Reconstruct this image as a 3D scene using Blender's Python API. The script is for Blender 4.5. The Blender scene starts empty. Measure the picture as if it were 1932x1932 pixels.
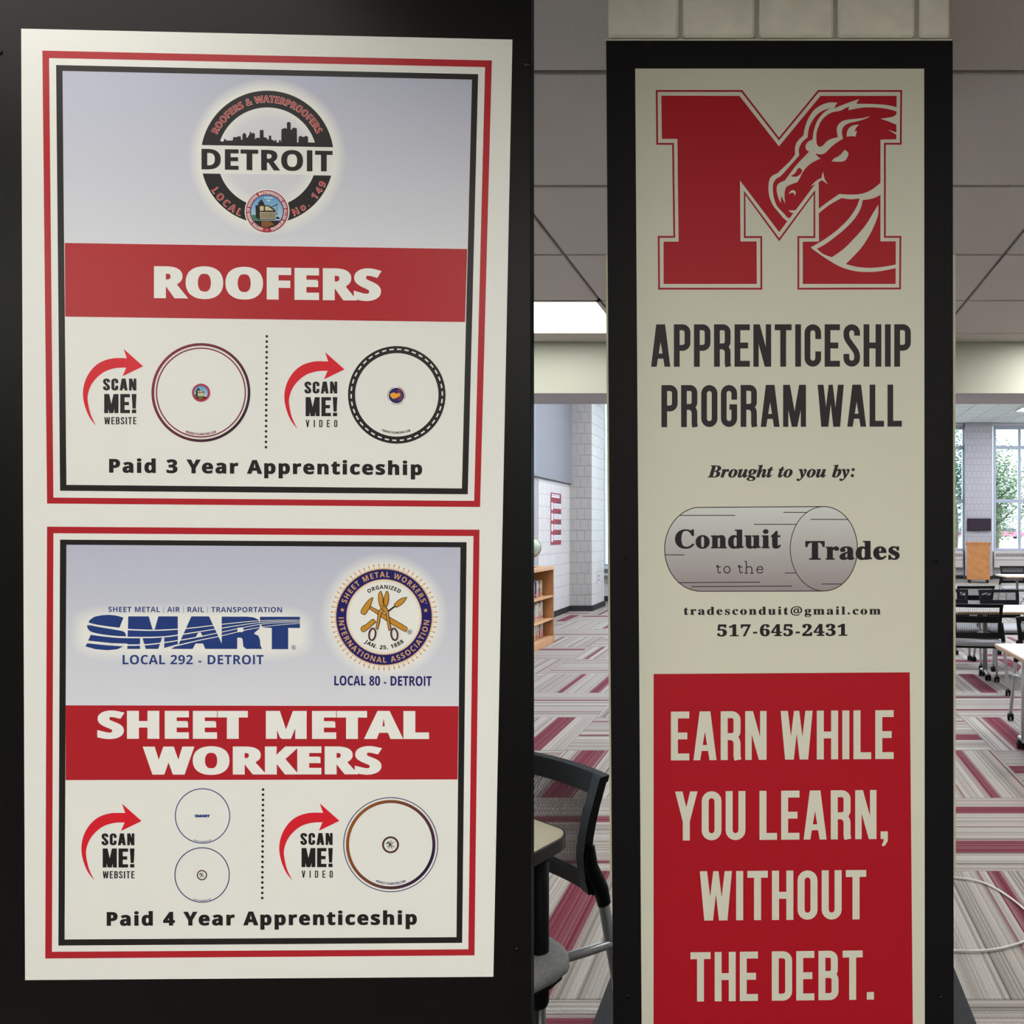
import bpy, math, random
from mathutils import Vector, Matrix
from mathutils.geometry import tessellate_polygon
random.seed(7)
C = bpy.context.scene.collection
PI = math.pi

# ------------------------------------------------------------------ camera, world, exposure, lamps
F, H, CX, CY = 1480.0, 1.53, 1469.0, 1000.0        # focal length in pixels, eye height, vanishing point of a level lens
cam = bpy.data.cameras.new('camera')
cam.sensor_width = 36.0
cam.lens = F / 1932.0 * 36.0
cam.shift_x = (966.0 - CX) / 1932.0
cam.shift_y = (CY - 966.0) / 1932.0
cam.clip_start = 0.05
cam.clip_end = 200
camo = bpy.data.objects.new('camera', cam)
camo.location = (0, 0, H)
camo.rotation_euler = (PI / 2, 0, 0)
C.objects.link(camo)
bpy.context.scene.camera = camo

world = bpy.data.worlds.new('sky')
bpy.context.scene.world = world
world.use_nodes = True
wb = world.node_tree.nodes['Background']
wb.inputs[0].default_value = (0.68, 0.84, 1.0, 1)
wb.inputs[1].default_value = 6.0

vs = bpy.context.scene.view_settings
vs.view_transform = 'Standard'
vs.look = 'None'
vs.gamma = 1.0
vs.use_curve_mapping = False
vs.exposure = 0.75
LAMP_FILL, LAMP_VISIBLE, LAMP_FAR, LAMP_BOARD = 15.5, 3.5, 44.0, 1.7      # strengths of the ceiling fixtures' diffusers, unseen added ones included
sun = bpy.data.lights.new('sun', 'SUN')
sun.energy = 1.5
sun.angle = 0.3
suno = bpy.data.objects.new('sun', sun)
suno.rotation_euler = (math.radians(38), 0, math.radians(-160))
C.objects.link(suno)


# ------------------------------------------------------------------ helpers
def lin(c):
    c = c / 255.0
    return c / 12.92 if c <= 0.04045 else ((c + 0.055) / 1.055) ** 2.4


def rgb(r, g, b, k=1.0):
    return (min(lin(r) * k, .95), min(lin(g) * k, .95), min(lin(b) * k, .95), 1)


MATS = {}


def mat(name, col, rough=.5, metal=0.0, spec=.5, noise=0.0, nscale=40.0, bump=0.0, bscale=200.0, emit=None, strength=0.0, coat=0.0):
    if name in MATS:
        return MATS[name]
    if spec == .5 and ('print' in name or 'vinyl' in name):
        spec = .22
    m = bpy.data.materials.new(name)
    m.use_nodes = True
    nt = m.node_tree
    b = nt.nodes['Principled BSDF']
    b.inputs['Base Color'].default_value = col
    b.inputs['Roughness'].default_value = rough
    b.inputs['Metallic'].default_value = metal
    b.inputs['Specular IOR Level'].default_value = spec
    b.inputs['Coat Weight'].default_value = coat
    if emit:
        b.inputs['Emission Color'].default_value = emit
        b.inputs['Emission Strength'].default_value = strength
    if noise or bump:
        tc = nt.nodes.new('ShaderNodeTexCoord')
    if noise:
        n = nt.nodes.new('ShaderNodeTexNoise')
        n.inputs['Scale'].default_value = nscale
        n.inputs['Detail'].default_value = 3
        nt.links.new(tc.outputs['Object'], n.inputs['Vector'])
        r = nt.nodes.new('ShaderNodeMapRange')
        r.inputs['From Min'].default_value = .3
        r.inputs['From Max'].default_value = .7
        r.inputs['To Min'].default_value = 1 - noise
        r.inputs['To Max'].default_value = 1 + noise
        nt.links.new(n.outputs['Fac'], r.inputs['Value'])
        mx = nt.nodes.new('ShaderNodeVectorMath')
        mx.operation = 'SCALE'
        mx.inputs[0].default_value = col[:3]
        nt.links.new(r.outputs[0], mx.inputs['Scale'])
        nt.links.new(mx.outputs[0], b.inputs['Base Color'])
    if bump:
        n2 = nt.nodes.new('ShaderNodeTexNoise')
        n2.inputs['Scale'].default_value = bscale
        n2.inputs['Detail'].default_value = 2
        nt.links.new(tc.outputs['Object'], n2.inputs['Vector'])
        bp = nt.nodes.new('ShaderNodeBump')
        bp.inputs['Strength'].default_value = bump
        bp.inputs['Distance'].default_value = .002
        nt.links.new(n2.outputs['Fac'], bp.inputs['Height'])
        nt.links.new(bp.outputs[0], b.inputs['Normal'])
    MATS[name] = m
    return m


def attr_mat(name, rough=.45):
    if name in MATS:
        return MATS[name]
    m = bpy.data.materials.new(name)
    m.use_nodes = True
    nt = m.node_tree
    a = nt.nodes.new('ShaderNodeAttribute')
    a.attribute_name = 'ink'
    nt.links.new(a.outputs['Color'], nt.nodes['Principled BSDF'].inputs['Base Color'])
    nt.nodes['Principled BSDF'].inputs['Roughness'].default_value = rough
    nt.nodes['Principled BSDF'].inputs['Specular IOR Level'].default_value = .22
    MATS[name] = m
    return m


def link(name, me, parent=None, loc=None):
    o = bpy.data.objects.new(name, me)
    C.objects.link(o)
    if parent:
        o.parent = parent
    if loc:
        o.location = loc
    return o


def tag(o, label=None, cat=None, group=None, kind=None):
    if label:
        o['label'] = label
    if cat:
        o['category'] = cat
    if group:
        o['group'] = group
    if kind:
        o['kind'] = kind
    return o


def empty(name, loc=(0, 0, 0), rz=0.0):
    o = bpy.data.objects.new(name, None)
    o.location = loc
    o.rotation_euler = (0, 0, rz)
    o.empty_display_size = .05
    C.objects.link(o)
    return o


def copy_tree(o, parent=None):
    c = o.copy()
    C.objects.link(c)
    if parent:
        c.parent = parent
    for ch in list(o.children):
        copy_tree(ch, c)
    return c


class MB:
    """collects simple solids and links them as one mesh"""

    def __init__(s):
        s.v, s.f, s.sm = [], [], []

    def add(s, vs_, fs, smooth=False):
        n = len(s.v)
        s.v += [tuple(p) for p in vs_]
        s.f += [tuple(i + n for i in f) for f in fs]
        s.sm += [smooth] * len(fs)
        return s

    def box(s, x0, x1, y0, y1, z0, z1, b=0.0, M=None):
        """box, optionally with chamfered edges of size b"""
        if b <= 0:
            v = [(x, y, z) for x in (x0, x1) for y in (y0, y1) for z in (z0, z1)]
            f = [(0, 1, 3, 2), (4, 6, 7, 5), (0, 4, 5, 1), (2, 3, 7, 6), (0, 2, 6, 4), (1, 5, 7, 3)]
        else:
            v, idx = [], {}
            for xi, x in enumerate((x0, x1)):
                for yi, y in enumerate((y0, y1)):
                    for zi, z in enumerate((z0, z1)):
                        sx, sy, sz = (b if xi == 0 else -b), (b if yi == 0 else -b), (b if zi == 0 else -b)
                        idx[(xi, yi, zi, 0)] = len(v); v.append((x, y + sy, z + sz))
                        idx[(xi, yi, zi, 1)] = len(v); v.append((x + sx, y, z + sz))
                        idx[(xi, yi, zi, 2)] = len(v); v.append((x + sx, y + sy, z))
            f = []
            q = [(0, 0), (1, 0), (1, 1), (0, 1)]
            for k in (0, 1):
                a = [idx[(k, p, r, 0)] for p, r in q]
                f.append(tuple(a[::-1] if k == 0 else a))
                a = [idx[(p, k, r, 1)] for p, r in q]
                f.append(tuple(a if k == 0 else a[::-1]))
                a = [idx[(p, r, k, 2)] for p, r in q]
                f.append(tuple(a[::-1] if k == 0 else a))
            for i in (0, 1):
                for j in (0, 1):
                    f.append((idx[(i, j, 0, 0)], idx[(i, j, 1, 0)], idx[(i, j, 1, 1)], idx[(i, j, 0, 1)]))
                    f.append((idx[(i, 0, j, 0)], idx[(i, 1, j, 0)], idx[(i, 1, j, 2)], idx[(i, 0, j, 2)]))
                    f.append((idx[(0, i, j, 1)], idx[(1, i, j, 1)], idx[(1, i, j, 2)], idx[(0, i, j, 2)]))
            for i in (0, 1):
                for j in (0, 1):
                    for k in (0, 1):
                        f.append((idx[(i, j, k, 0)], idx[(i, j, k, 1)], idx[(i, j, k, 2)]))
        if M is not None:
            v = [tuple(M @ Vector(p)) for p in v]
        return s.add(v, f)

    def tube(s, pts, r, n=10, flat=1.0, cap=True, closed=False):
        pts = [Vector(p) for p in pts]
        rs = r if isinstance(r, (list, tuple)) else [r] * len(pts)
        N = len(pts)
        rings, up, prev = [], Vector((0, 0, 1)), None
        for i, p in enumerate(pts):
            a = pts[(i - 1) % N] if (i > 0 or closed) else p
            b = pts[(i + 1) % N] if (i < N - 1 or closed) else p
            t = (b - a).normalized()
            if prev is None:
                u = t.cross(Vector((0, 1, 0)) if abs(t.dot(up)) > .9 else up).normalized()
            else:
                u = (prev - t * prev.dot(t)).normalized()       # carried along, so the tube never twists
            prev = u
            w = u.cross(t).normalized()
            rings.append([p + u * math.cos(2 * PI * k / n) * rs[i] + w * math.sin(2 * PI * k / n) * rs[i] * flat for k in range(n)])
        v = [q for rg in rings for q in rg]
        f = []
        for i in range(N if closed else N - 1):
            j = (i + 1) % N
            for k in range(n):
                f.append((i * n + k, i * n + (k + 1) % n, j * n + (k + 1) % n, j * n + k))
        if cap and not closed:
            f.append(tuple(range(n))[::-1])
            f.append(tuple((N - 1) * n + k for k in range(n)))
        return s.add(v, f, True)

    def prism(s, poly, z0, z1, M=None):
        n = len(poly)
        v = [(x, y, z0) for x, y in poly] + [(x, y, z1) for x, y in poly]
        f = [tuple(range(n))[::-1], tuple(range(n, 2 * n))] + [(i, (i + 1) % n, n + (i + 1) % n, n + i) for i in range(n)]
        if M is not None:
            v = [tuple(M @ Vector(p)) for p in v]
        return s.add(v, f)

    def ball(s, c, rx, ry=None, rz=None, nu=12, nv=8):
        ry = ry or rx
        rz = rz or rx
        v = [(c[0], c[1], c[2] - rz)]
        for i in range(1, nv):
            a = -PI / 2 + PI * i / nv
            for k in range(nu):
                t = 2 * PI * k / nu
                v.append((c[0] + rx * math.cos(a) * math.cos(t), c[1] + ry * math.cos(a) * math.sin(t), c[2] + rz * math.sin(a)))
        v.append((c[0], c[1], c[2] + rz))
        f = [(0, 1 + (k + 1) % nu, 1 + k) for k in range(nu)]
        for i in range(nv - 2):
            for k in range(nu):
                f.append((1 + i * nu + k, 1 + i * nu + (k + 1) % nu, 1 + (i + 1) * nu + (k + 1) % nu, 1 + (i + 1) * nu + k))
        l = len(v) - 1
        f += [(1 + (nv - 2) * nu + k, 1 + (nv - 2) * nu + (k + 1) % nu, l) for k in range(nu)]
        return s.add(v, f, True)

    def build(s, name, material, parent=None, loc=None):
        me = bpy.data.meshes.new(name)
        me.from_pydata(s.v, [], s.f)
        me.polygons.foreach_set('use_smooth', s.sm)
        me.materials.append(material)
        me.update()
        return link(name, me, parent, loc)


def W(px, py, d):
    """the point seen at pixel (px, py) of the photograph, at distance d"""
    return ((px - CX) / F * d, d, H + (CY - py) / F * d)

# ------------------------------------------------------------------ flat print: shapes and lettering laid on a sheet
def ribbon(pts, w, closed=True, ax=1.0, ay=1.0):
    """strip of width w along a polyline, mitred; returns quads"""
    q, n = [], len(pts)
    P = [p for i, p in enumerate(pts) if i == 0 or (abs(p[0] - pts[i - 1][0]) + abs(p[1] - pts[i - 1][1])) > 1e-6]
    if closed and abs(P[0][0] - P[-1][0]) + abs(P[0][1] - P[-1][1]) < 1e-6:
        P.pop()
    n = len(P)
    off = []
    for i in range(n):
        a = P[i - 1] if (i or closed) else None
        b = P[(i + 1) % n] if (i < n - 1 or closed) else None
        p = P[i]
        ns = []
        for s_, e in ((a, p), (p, b)):
            if s_ is None or e is None:
                continue
            dx, dy = e[0] - s_[0], e[1] - s_[1]
            L = math.hypot(dx, dy) or 1e-9
            ns.append((-dy / L, dx / L))
        if len(ns) == 1:
            nx, ny, k = ns[0][0], ns[0][1], 1.0
        else:
            nx, ny = ns[0][0] + ns[1][0], ns[0][1] + ns[1][1]
            L = math.hypot(nx, ny)
            if L < .35:
                nx, ny, k = ns[1][0], ns[1][1], 1.0
            else:
                nx, ny = nx / L, ny / L
                k = min(1.0 / max(nx * ns[0][0] + ny * ns[0][1], .35), 2.4)
        off.append((nx * k * w / 2 * ax, ny * k * w / 2 * ay))
    m = n if closed else n - 1
    for i in range(m):
        j = (i + 1) % n
        cs = [(P[i][0] + off[i][0], P[i][1] + off[i][1]), (P[j][0] + off[j][0], P[j][1] + off[j][1]),
              (P[j][0] - off[j][0], P[j][1] - off[j][1]), (P[i][0] - off[i][0], P[i][1] - off[i][1])]
        sg = [(cs[(a + 1) % 4][0] - cs[a][0]) * (cs[(a + 2) % 4][1] - cs[(a + 1) % 4][1]) - (cs[(a + 1) % 4][1] - cs[a][1]) * (cs[(a + 2) % 4][0] - cs[(a + 1) % 4][0]) for a in range(4)]
        if min(sg) < 0 < max(sg):       # a mitre folded over: square the strip off instead
            dx, dy = P[j][0] - P[i][0], P[j][1] - P[i][1]
            L = math.hypot(dx, dy)
            o_ = (-dy / L * w / 2 * ax, dx / L * w / 2 * ay)
            q.append([(P[i][0] + o_[0], P[i][1] + o_[1]), (P[j][0] + o_[0], P[j][1] + o_[1]), (P[j][0] - o_[0], P[j][1] - o_[1]), (P[i][0] - o_[0], P[i][1] - o_[1])])
            continue
        q.append([(P[i][0] + off[i][0], P[i][1] + off[i][1]), (P[j][0] + off[j][0], P[j][1] + off[j][1]),
                  (P[j][0] - off[j][0], P[j][1] - off[j][1]), (P[i][0] - off[i][0], P[i][1] - off[i][1])])
    return q


def smooth(pts, n=4, closed=True):
    """Catmull-Rom through the points; a point given with a third value stays a corner"""
    out, N = [], len(pts)
    for i in range(N if closed else N - 1):
        p1, p2 = pts[i], pts[(i + 1) % N]
        p0 = pts[i - 1] if (i or closed) else p1
        p3 = pts[(i + 2) % N] if (i + 2 < N or closed) else p2
        if len(p1) > 2:
            p0 = p1
        if len(p2) > 2:
            p3 = p2
        for k in range(n):
            t = k / n
            r = []
            for a in (0, 1):
                r.append(.5 * (2 * p1[a] + (p2[a] - p0[a]) * t + (2 * p0[a] - 5 * p1[a] + 4 * p2[a] - p3[a]) * t * t
                               + (3 * p1[a] - p0[a] - 3 * p2[a] + p3[a]) * t ** 3))
            out.append(tuple(r))
    if not closed:
        out.append(pts[-1][:2])
    return out


def arc(cx, cy, r, a0, a1, n=24, ry=None):
    """points of an arc; angles in degrees clockwise from straight up, y downwards"""
    ry = ry or r
    return [(cx + r * math.sin(math.radians(a0 + (a1 - a0) * i / n)), cy - ry * math.cos(math.radians(a0 + (a1 - a0) * i / n)))
            for i in range(n + 1)]


def circle(cx, cy, r, n=48, ry=None):
    return arc(cx, cy, r, 0, 360, n, ry)[:-1]


GAP = 0.00010


def clip(poly, keep):
    """the part of a convex polygon where keep(x, y) > 0 (keep is linear)"""
    out = []
    for i in range(len(poly)):
        a, b = poly[i - 1], poly[i]
        ka, kb = keep(*a), keep(*b)
        if (ka > 0) != (kb > 0):
            t = ka / (ka - kb)
            out.append((a[0] + (b[0] - a[0]) * t, a[1] + (b[1] - a[1]) * t))
        if kb > 0:
            out.append(b)
    return out


class Ink:
    """2D drawing in photograph pixels, laid on an upright sheet at distance d, `layer` thin films proud of it"""

    def __init__(s, d, layer):
        s.d, s.layer, s.v, s.f, s.c, s.o, s.k = d, layer, [], [], [], [], 0

    def tri(s, vs_, fs, cols=None, step=1, sub=0.0):
        n = len(s.v)
        s.v += vs_
        s.o += [s.k * 1e-6 + sub] * len(vs_)      # overlapping shapes never lie in one plane
        s.k = (s.k + step) % 45
        s.f += [tuple(i + n for i in f) for f in fs]
        if cols:
            s.c += cols
        return s

    def poly(s, pts, cols=None):
        pts = [p[:2] for p in pts]
        return s.loops([pts], cols)

    def loops(s, lps, cols=None):
        def inside(p, l):
            c = False
            for i in range(len(l)):
                (x1, y1), (x2, y2) = l[i][:2], l[i - 1][:2]
                if (y1 > p[1]) != (y2 > p[1]) and p[0] < (x2 - x1) * (p[1] - y1) / (y2 - y1) + x1:
                    c = not c
            return c
        par = [[j for j, m in enumerate(lps) if j != i and inside(l[0], m)] for i, l in enumerate(lps)]
        for i, l in enumerate(lps):
            if len(par[i]) % 2:
                continue
            grp = [l] + [lps[j] for j in range(len(lps)) if i in par[j] and len(par[j]) == len(par[i]) + 1]
            t = tessellate_polygon([[Vector((p[0], p[1], 0)) for p in m] for m in grp])
            s.tri([p for m in grp for p in m], [tuple(x) for x in t], cols)
        return s

    def quads(s, qs):
        for i, q in enumerate(qs):
            s.tri(list(q), [(0, 1, 2, 3)], None, 1 if i == len(qs) - 1 else 0, (i % 50) * 1e-6)
        return s

    def line(s, pts, w, closed=False, ax=1.0, ay=1.0):
        return s.quads(ribbon([p[:2] for p in pts], w, closed, ax, ay))

    def rect(s, x0, y0, x1, y1):
        return s.tri([(x0, y0), (x1, y0), (x1, y1), (x0, y1)], [(0, 1, 2, 3)])

    def disc(s, cx, cy, r, n=32, ry=None):
        return s.tri(circle(cx, cy, r, n, ry), [tuple(range(n))])

    def ring(s, cx, cy, r0, r1, n=64, a0=0, a1=360, ry0=None, ry1=None, keep=None):
        A, B = arc(cx, cy, r0, a0, a1, n, ry0), arc(cx, cy, r1, a0, a1, n, ry1)
        if keep is None:
            return s.tri(A + B, [(i, i + 1, n + 2 + i, n + 1 + i) for i in range(n)])
        vs_, fs = [], []
        for i in range(n):
            q = clip([A[i], A[i + 1], B[i + 1], B[i]], keep)
            if len(q) > 2:
                fs.append(tuple(range(len(vs_), len(vs_) + len(q))))
                vs_ += q
        return s.tri(vs_, fs)

    def build(s, name, material, parent, label=None):
        dd = s.d - GAP * s.layer
        me = bpy.data.meshes.new(name)
        fl = []
        for f in s.f:       # every face looks towards the viewer
            a = sum(s.v[f[i]][0] * s.v[f[(i + 1) % len(f)]][1] - s.v[f[(i + 1) % len(f)]][0] * s.v[f[i]][1] for i in range(len(f)))
            fl.append(f[::-1] if a > 0 else f)
        me.from_pydata([(lambda w: (w[0], dd - q, w[2]))(W(x, y, s.d)) for (x, y), q in zip(s.v, s.o)], [], fl)
        if s.c:
            at = me.color_attributes.new('ink', 'FLOAT_COLOR', 'POINT')
            at.data.foreach_set('color', [k for c in s.c for k in c])
        me.materials.append(material)
        me.update()
        o = link(name, me, parent)
        if label:
            o['label'] = label
        return o


# lettering: outlines of a bold sans (S), a bold roman (R) and a bold italic (I); a condensed face (C) is drawn below
GLYPHS = {
'SA':[463,[[0,0,169,482,293,482,463,0,354,0,319,114,284,114,144,114,109,0],[170,199,295,199,232,407]]],
'SB':[451,[[60,0,60,480,263,477,321,466,364,447,380,433,396,406,403,371,402,335,394,307,380,283,361,266,330,255,330,251,357,243,381,229,397,212,408,190,415,153,414,114,408,91,393,62,378,45,349,24,300,6,256,0],[162,289,245,291,279,301,291,313,298,330,299,355,292,372,279,384,253,393,162,396],[162,84,246,85,273,90,288,98,301,113,310,138,310,159,301,182,283,198,259,206,162,209]]],
'SC':[428,[[255,-7,200,-2,164,8,123,30,91,61,67,99,50,145,41,196,39,253,46,307,60,356,83,399,105,426,141,455,185,475,222,483,278,486,343,475,404,453,371,370,312,394,269,402,242,400,222,395,188,374,163,339,149,294,144,238,151,171,162,138,178,112,201,93,229,82,264,78,299,80,386,103,386,18,324,-1]]],
'SD':[497,[[60,0,60,480,226,479,268,475,330,458,373,434,399,411,427,374,443,340,455,289,457,221,452,177,441,138,414,88,389,61,359,39,325,22,287,10,220,1],[162,84,233,86,281,98,316,123,339,161,347,185,353,242,351,272,344,311,335,333,318,359,302,372,275,387,229,396,162,396]]],
'SE':[376,[[60,0,60,480,336,480,336,396,162,396,162,365,162,291,324,291,324,282,324,208,162,208,162,84,336,84,336,0]]],
'SF':[369,[[60,0,60,480,335,480,335,396,161,396,161,273,323,273,323,189,161,189,161,0]]],
'SG':[486,[[262,-7,221,-4,167,9,122,34,86,70,60,116,44,173,39,240,44,297,58,348,81,392,104,420,142,450,189,471,243,484,305,486,357,480,432,457,398,375,359,391,313,400,272,401,232,392,206,377,178,351,158,317,148,285,144,248,146,203,154,162,165,135,182,112,202,94,229,83,260,78,296,79,333,85,333,185,242,185,242,269,433,269,433,21,346,-1]]],
'SH':[514,[[60,0,60,480,162,480,162,291,219,291,352,291,352,480,453,480,453,0,352,0,352,207,314,207,162,207,162,0]]],
'SI':[261,[[21,0,21,58,80,85,80,147,80,395,21,422,21,480,240,480,240,422,181,395,181,302,181,85,240,58,240,0]]],
'SJ':[222,[[10,-141,-50,-134,-50,-49,-5,-56,27,-50,47,-34,58,-6,60,30,60,480,162,480,162,31,155,-35,139,-76,125,-96,109,-112,68,-133,36,-139]]],
'SK':[446,[[60,0,60,480,162,480,162,260,198,311,332,480,445,480,277,267,446,0,330,0,205,202,162,171,162,0]]],
'SL':[379,[[60,0,60,480,162,480,162,84,357,84,357,0]]],
'SM':[633,[[60,0,60,480,199,480,312,113,435,480,573,480,573,0,478,0,478,241,483,375,480,375,357,0,263,0,147,376,151,238,151,0]]],
'SN':[546,[[60,0,60,480,189,480,397,120,394,480,486,480,486,0,357,0,147,363,145,363,151,246,151,0]]],
'SO':[535,[[267,-7,209,-2,172,8,129,31,95,61,74,90,55,134,43,184,39,241,43,298,55,348,74,392,95,420,129,450,172,472,223,484,268,487,326,482,364,472,406,450,440,420,460,392,480,347,492,297,496,240,492,184,480,133,460,89,432,53,396,24,363,8,326,-2],[267,79,303,82,323,89,340,100,355,114,366,131,379,162,386,198,389,240,386,283,379,320,366,350,355,367,332,387,314,395,268,402,232,398,212,392,195,381,181,367,169,350,156,320,148,283,146,240,148,198,156,162,169,131,181,114,203,94,222,86]]],
'SP':[422,[[60,0,60,480,249,478,294,470,330,454,349,440,364,422,381,392,388,369,391,343,390,305,383,274,370,244,356,225,338,207,299,185,245,173,162,171,162,0],[162,254,204,254,234,258,258,268,273,279,285,299,289,326,286,352,269,379,237,393,162,396]]],
'SR':[443,[[60,0,60,480,200,480,254,476,299,467,335,451,362,428,380,399,390,363,390,317,381,283,365,256,338,230,302,209,443,0,330,0,216,184,205,184,162,184,162,0],[162,267,230,269,251,275,271,287,285,309,289,333,285,357,274,375,261,385,236,393,162,396]]],
'SS':[370,[[167,-7,95,1,31,22,31,117,116,85,153,78,182,77,207,81,228,92,240,108,244,128,239,148,222,168,110,228,67,264,50,289,40,314,36,343,38,375,47,407,58,426,80,450,109,469,144,480,170,485,214,486,250,482,291,472,341,453,308,373,239,397,206,401,179,400,162,395,146,382,137,365,137,343,144,327,158,313,267,256,294,237,312,220,329,196,338,174,343,140,341,108,336,86,321,56,288,24,242,3,214,-3]]],
'ST':[389,[[144,0,144,395,13,395,13,480,375,480,375,395,245,395,245,0]]],
'SU':[508,[[252,-7,183,1,141,17,117,33,97,52,81,74,70,98,62,125,58,155,57,480,158,480,158,186,162,144,174,114,193,94,220,82,255,79,290,83,317,95,335,116,346,147,349,187,349,480,451,480,450,159,447,131,437,96,424,72,408,50,387,32,363,16,313,-1]]],
'SV':[437,[[163,0,0,480,103,480,195,186,218,89,243,194,334,480,437,480,273,0]]],
'SW':[649,[[122,0,0,480,100,480,166,196,185,92,207,211,277,480,373,480,445,200,465,92,488,218,549,480,649,480,527,0,412,0,345,257,324,364,304,257,238,0]]],
'SY':[419,[[159,0,159,183,0,480,110,480,210,282,310,480,419,480,260,187,260,0]]],
'SZ':[389,[[16,0,16,66,246,396,22,396,22,480,367,480,367,414,137,84,373,84,373,0]]],
'Sa':[406,[[142,-7,114,-4,89,4,67,16,49,34,36,58,29,87,29,121,35,151,54,183,69,196,97,210,161,224,256,228,253,265,248,277,238,289,223,297,204,300,157,295,95,273,62,341,114,362,172,373,231,373,279,363,308,348,330,328,341,311,352,281,355,244,355,0,285,0,266,50,263,50,234,20,208,4,183,-3],[179,66,214,73,242,94,254,120,256,170,176,164,154,154,140,141,131,114,136,86,153,71]]],
'Sc':[345,[[201,-7,156,-3,117,10,84,30,66,48,46,83,37,112,31,162,32,219,41,263,53,291,68,314,94,339,125,357,160,368,200,373,245,372,287,363,324,349,295,271,247,288,214,293,182,288,160,275,145,253,135,222,132,182,136,143,142,119,153,101,172,84,190,77,216,75,251,79,280,89,313,106,313,21,265,0]]],
'Sd':[425,[[169,-7,123,1,94,17,69,41,49,74,36,115,30,183,34,235,49,292,69,325,95,350,125,366,159,373,194,372,226,364,251,348,277,320,280,320,273,380,273,510,373,510,373,0,296,0,277,48,273,48,251,23,228,6,198,-4],[203,73,239,79,262,98,276,136,279,182,273,237,259,269,240,285,202,292,173,285,150,264,136,229,132,181,136,134,150,100,173,80]]],
'Se':[397,[[218,-7,176,-3,147,3,113,18,90,34,65,60,50,84,39,113,31,156,31,206,36,240,48,279,67,311,91,337,113,352,146,366,183,373,246,370,283,358,305,346,332,321,346,301,357,278,366,237,368,158,132,158,136,128,148,102,167,83,192,72,223,68,270,71,305,80,347,97,347,19,290,0],[134,225,274,225,267,261,253,285,235,297,204,302,173,295,152,279,139,253]]],
'Sh':[441,[[52,0,52,510,152,510,152,385,148,320,153,320,178,348,204,363,233,371,271,373,303,368,340,353,362,335,378,310,385,289,391,253,391,0,291,0,288,243,281,265,270,281,253,290,232,293,200,288,182,278,170,262,159,233,153,184,152,0]]],
'Si':[205,[[103,412,78,416,61,425,52,438,48,461,52,485,61,498,78,507,103,510,127,507,144,498,153,485,157,461,155,442,144,425,127,416],[52,0,52,367,152,367,152,0]]],
'Sn':[441,[[52,0,52,367,129,367,142,320,148,320,164,340,184,355,208,365,240,372,272,373,304,368,332,358,355,342,378,310,389,266,391,0,291,0,289,243,282,265,270,281,254,290,232,293,207,291,187,282,173,268,161,241,153,184,152,0]]],
'So':[416,[[207,-7,168,-3,132,7,101,25,80,43,58,72,41,108,34,138,30,184,35,235,42,265,61,303,78,324,110,349,134,361,177,371,209,373,248,370,275,363,308,347,336,324,358,295,374,260,382,230,385,184,384,149,373,103,362,77,337,43,306,18,281,6,239,-5],[208,74,242,81,266,102,279,136,283,184,279,232,266,266,242,286,208,293,173,286,150,266,137,232,132,184,137,136,150,102,174,81]]],
'Sp':[425,[[52,-161,52,367,134,367,148,319,152,319,170,340,187,354,221,369,269,373,312,361,340,343,364,315,381,280,389,251,395,202,393,148,385,102,370,63,355,42,330,17,300,1,266,-6,232,-5,206,0,177,17,152,40,147,40,152,-8,152,-161],[226,75,255,82,276,103,289,138,293,185,287,241,276,266,259,284,249,289,224,293,191,287,170,269,156,231,152,185,158,130,172,98,190,82]]],
'Sr':[305,[[52,0,52,367,128,367,143,305,148,305,176,340,210,364,243,373,291,371,283,277,244,280,205,271,176,253,160,228,153,194,152,0]]],
'Ss':[334,[[152,-7,86,-2,31,15,31,97,95,75,155,66,176,68,194,74,205,83,210,98,205,113,192,126,88,176,51,205,39,224,33,243,30,271,34,300,44,323,56,337,78,353,106,364,138,371,175,373,215,371,253,364,304,345,274,273,213,295,174,300,151,297,137,291,130,280,130,270,135,260,149,249,246,205,284,178,298,158,305,139,308,109,305,78,294,51,283,36,252,12,208,-2]]],
'St':[291,[[178,-7,141,-3,114,6,92,23,78,41,69,66,64,97,63,291,15,291,15,334,71,367,99,445,163,445,163,367,266,367,266,291,163,291,163,115,165,100,171,88,192,75,227,74,270,85,270,10,225,-3]]],
'S0':[384,[[191,-7,159,-4,116,10,93,25,64,59,50,87,34,137,28,175,24,240,27,298,34,350,48,394,67,430,93,457,118,472,157,484,191,487,239,481,266,471,300,445,318,422,339,378,349,344,358,284,359,240,357,182,349,130,335,86,316,51,290,23,266,8,226,-4],[191,75,212,79,223,85,237,101,244,116,255,168,259,240,253,324,241,371,223,395,212,401,191,405,171,401,159,395,142,371,130,324,125,240,130,156,142,109,154,90,165,82]]],
'S1':[384,[[176,0,179,373,144,340,89,296,40,357,194,480,277,480,277,0]]],
'S2':[384,[[27,0,27,71,214,264,240,304,248,345,244,370,235,385,218,397,195,401,168,400,141,391,114,377,81,353,26,418,84,460,111,472,143,481,180,486,224,485,256,478,284,466,318,439,334,417,342,398,348,371,348,349,338,298,322,265,293,226,153,90,153,85,362,85,362,0]]],
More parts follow.
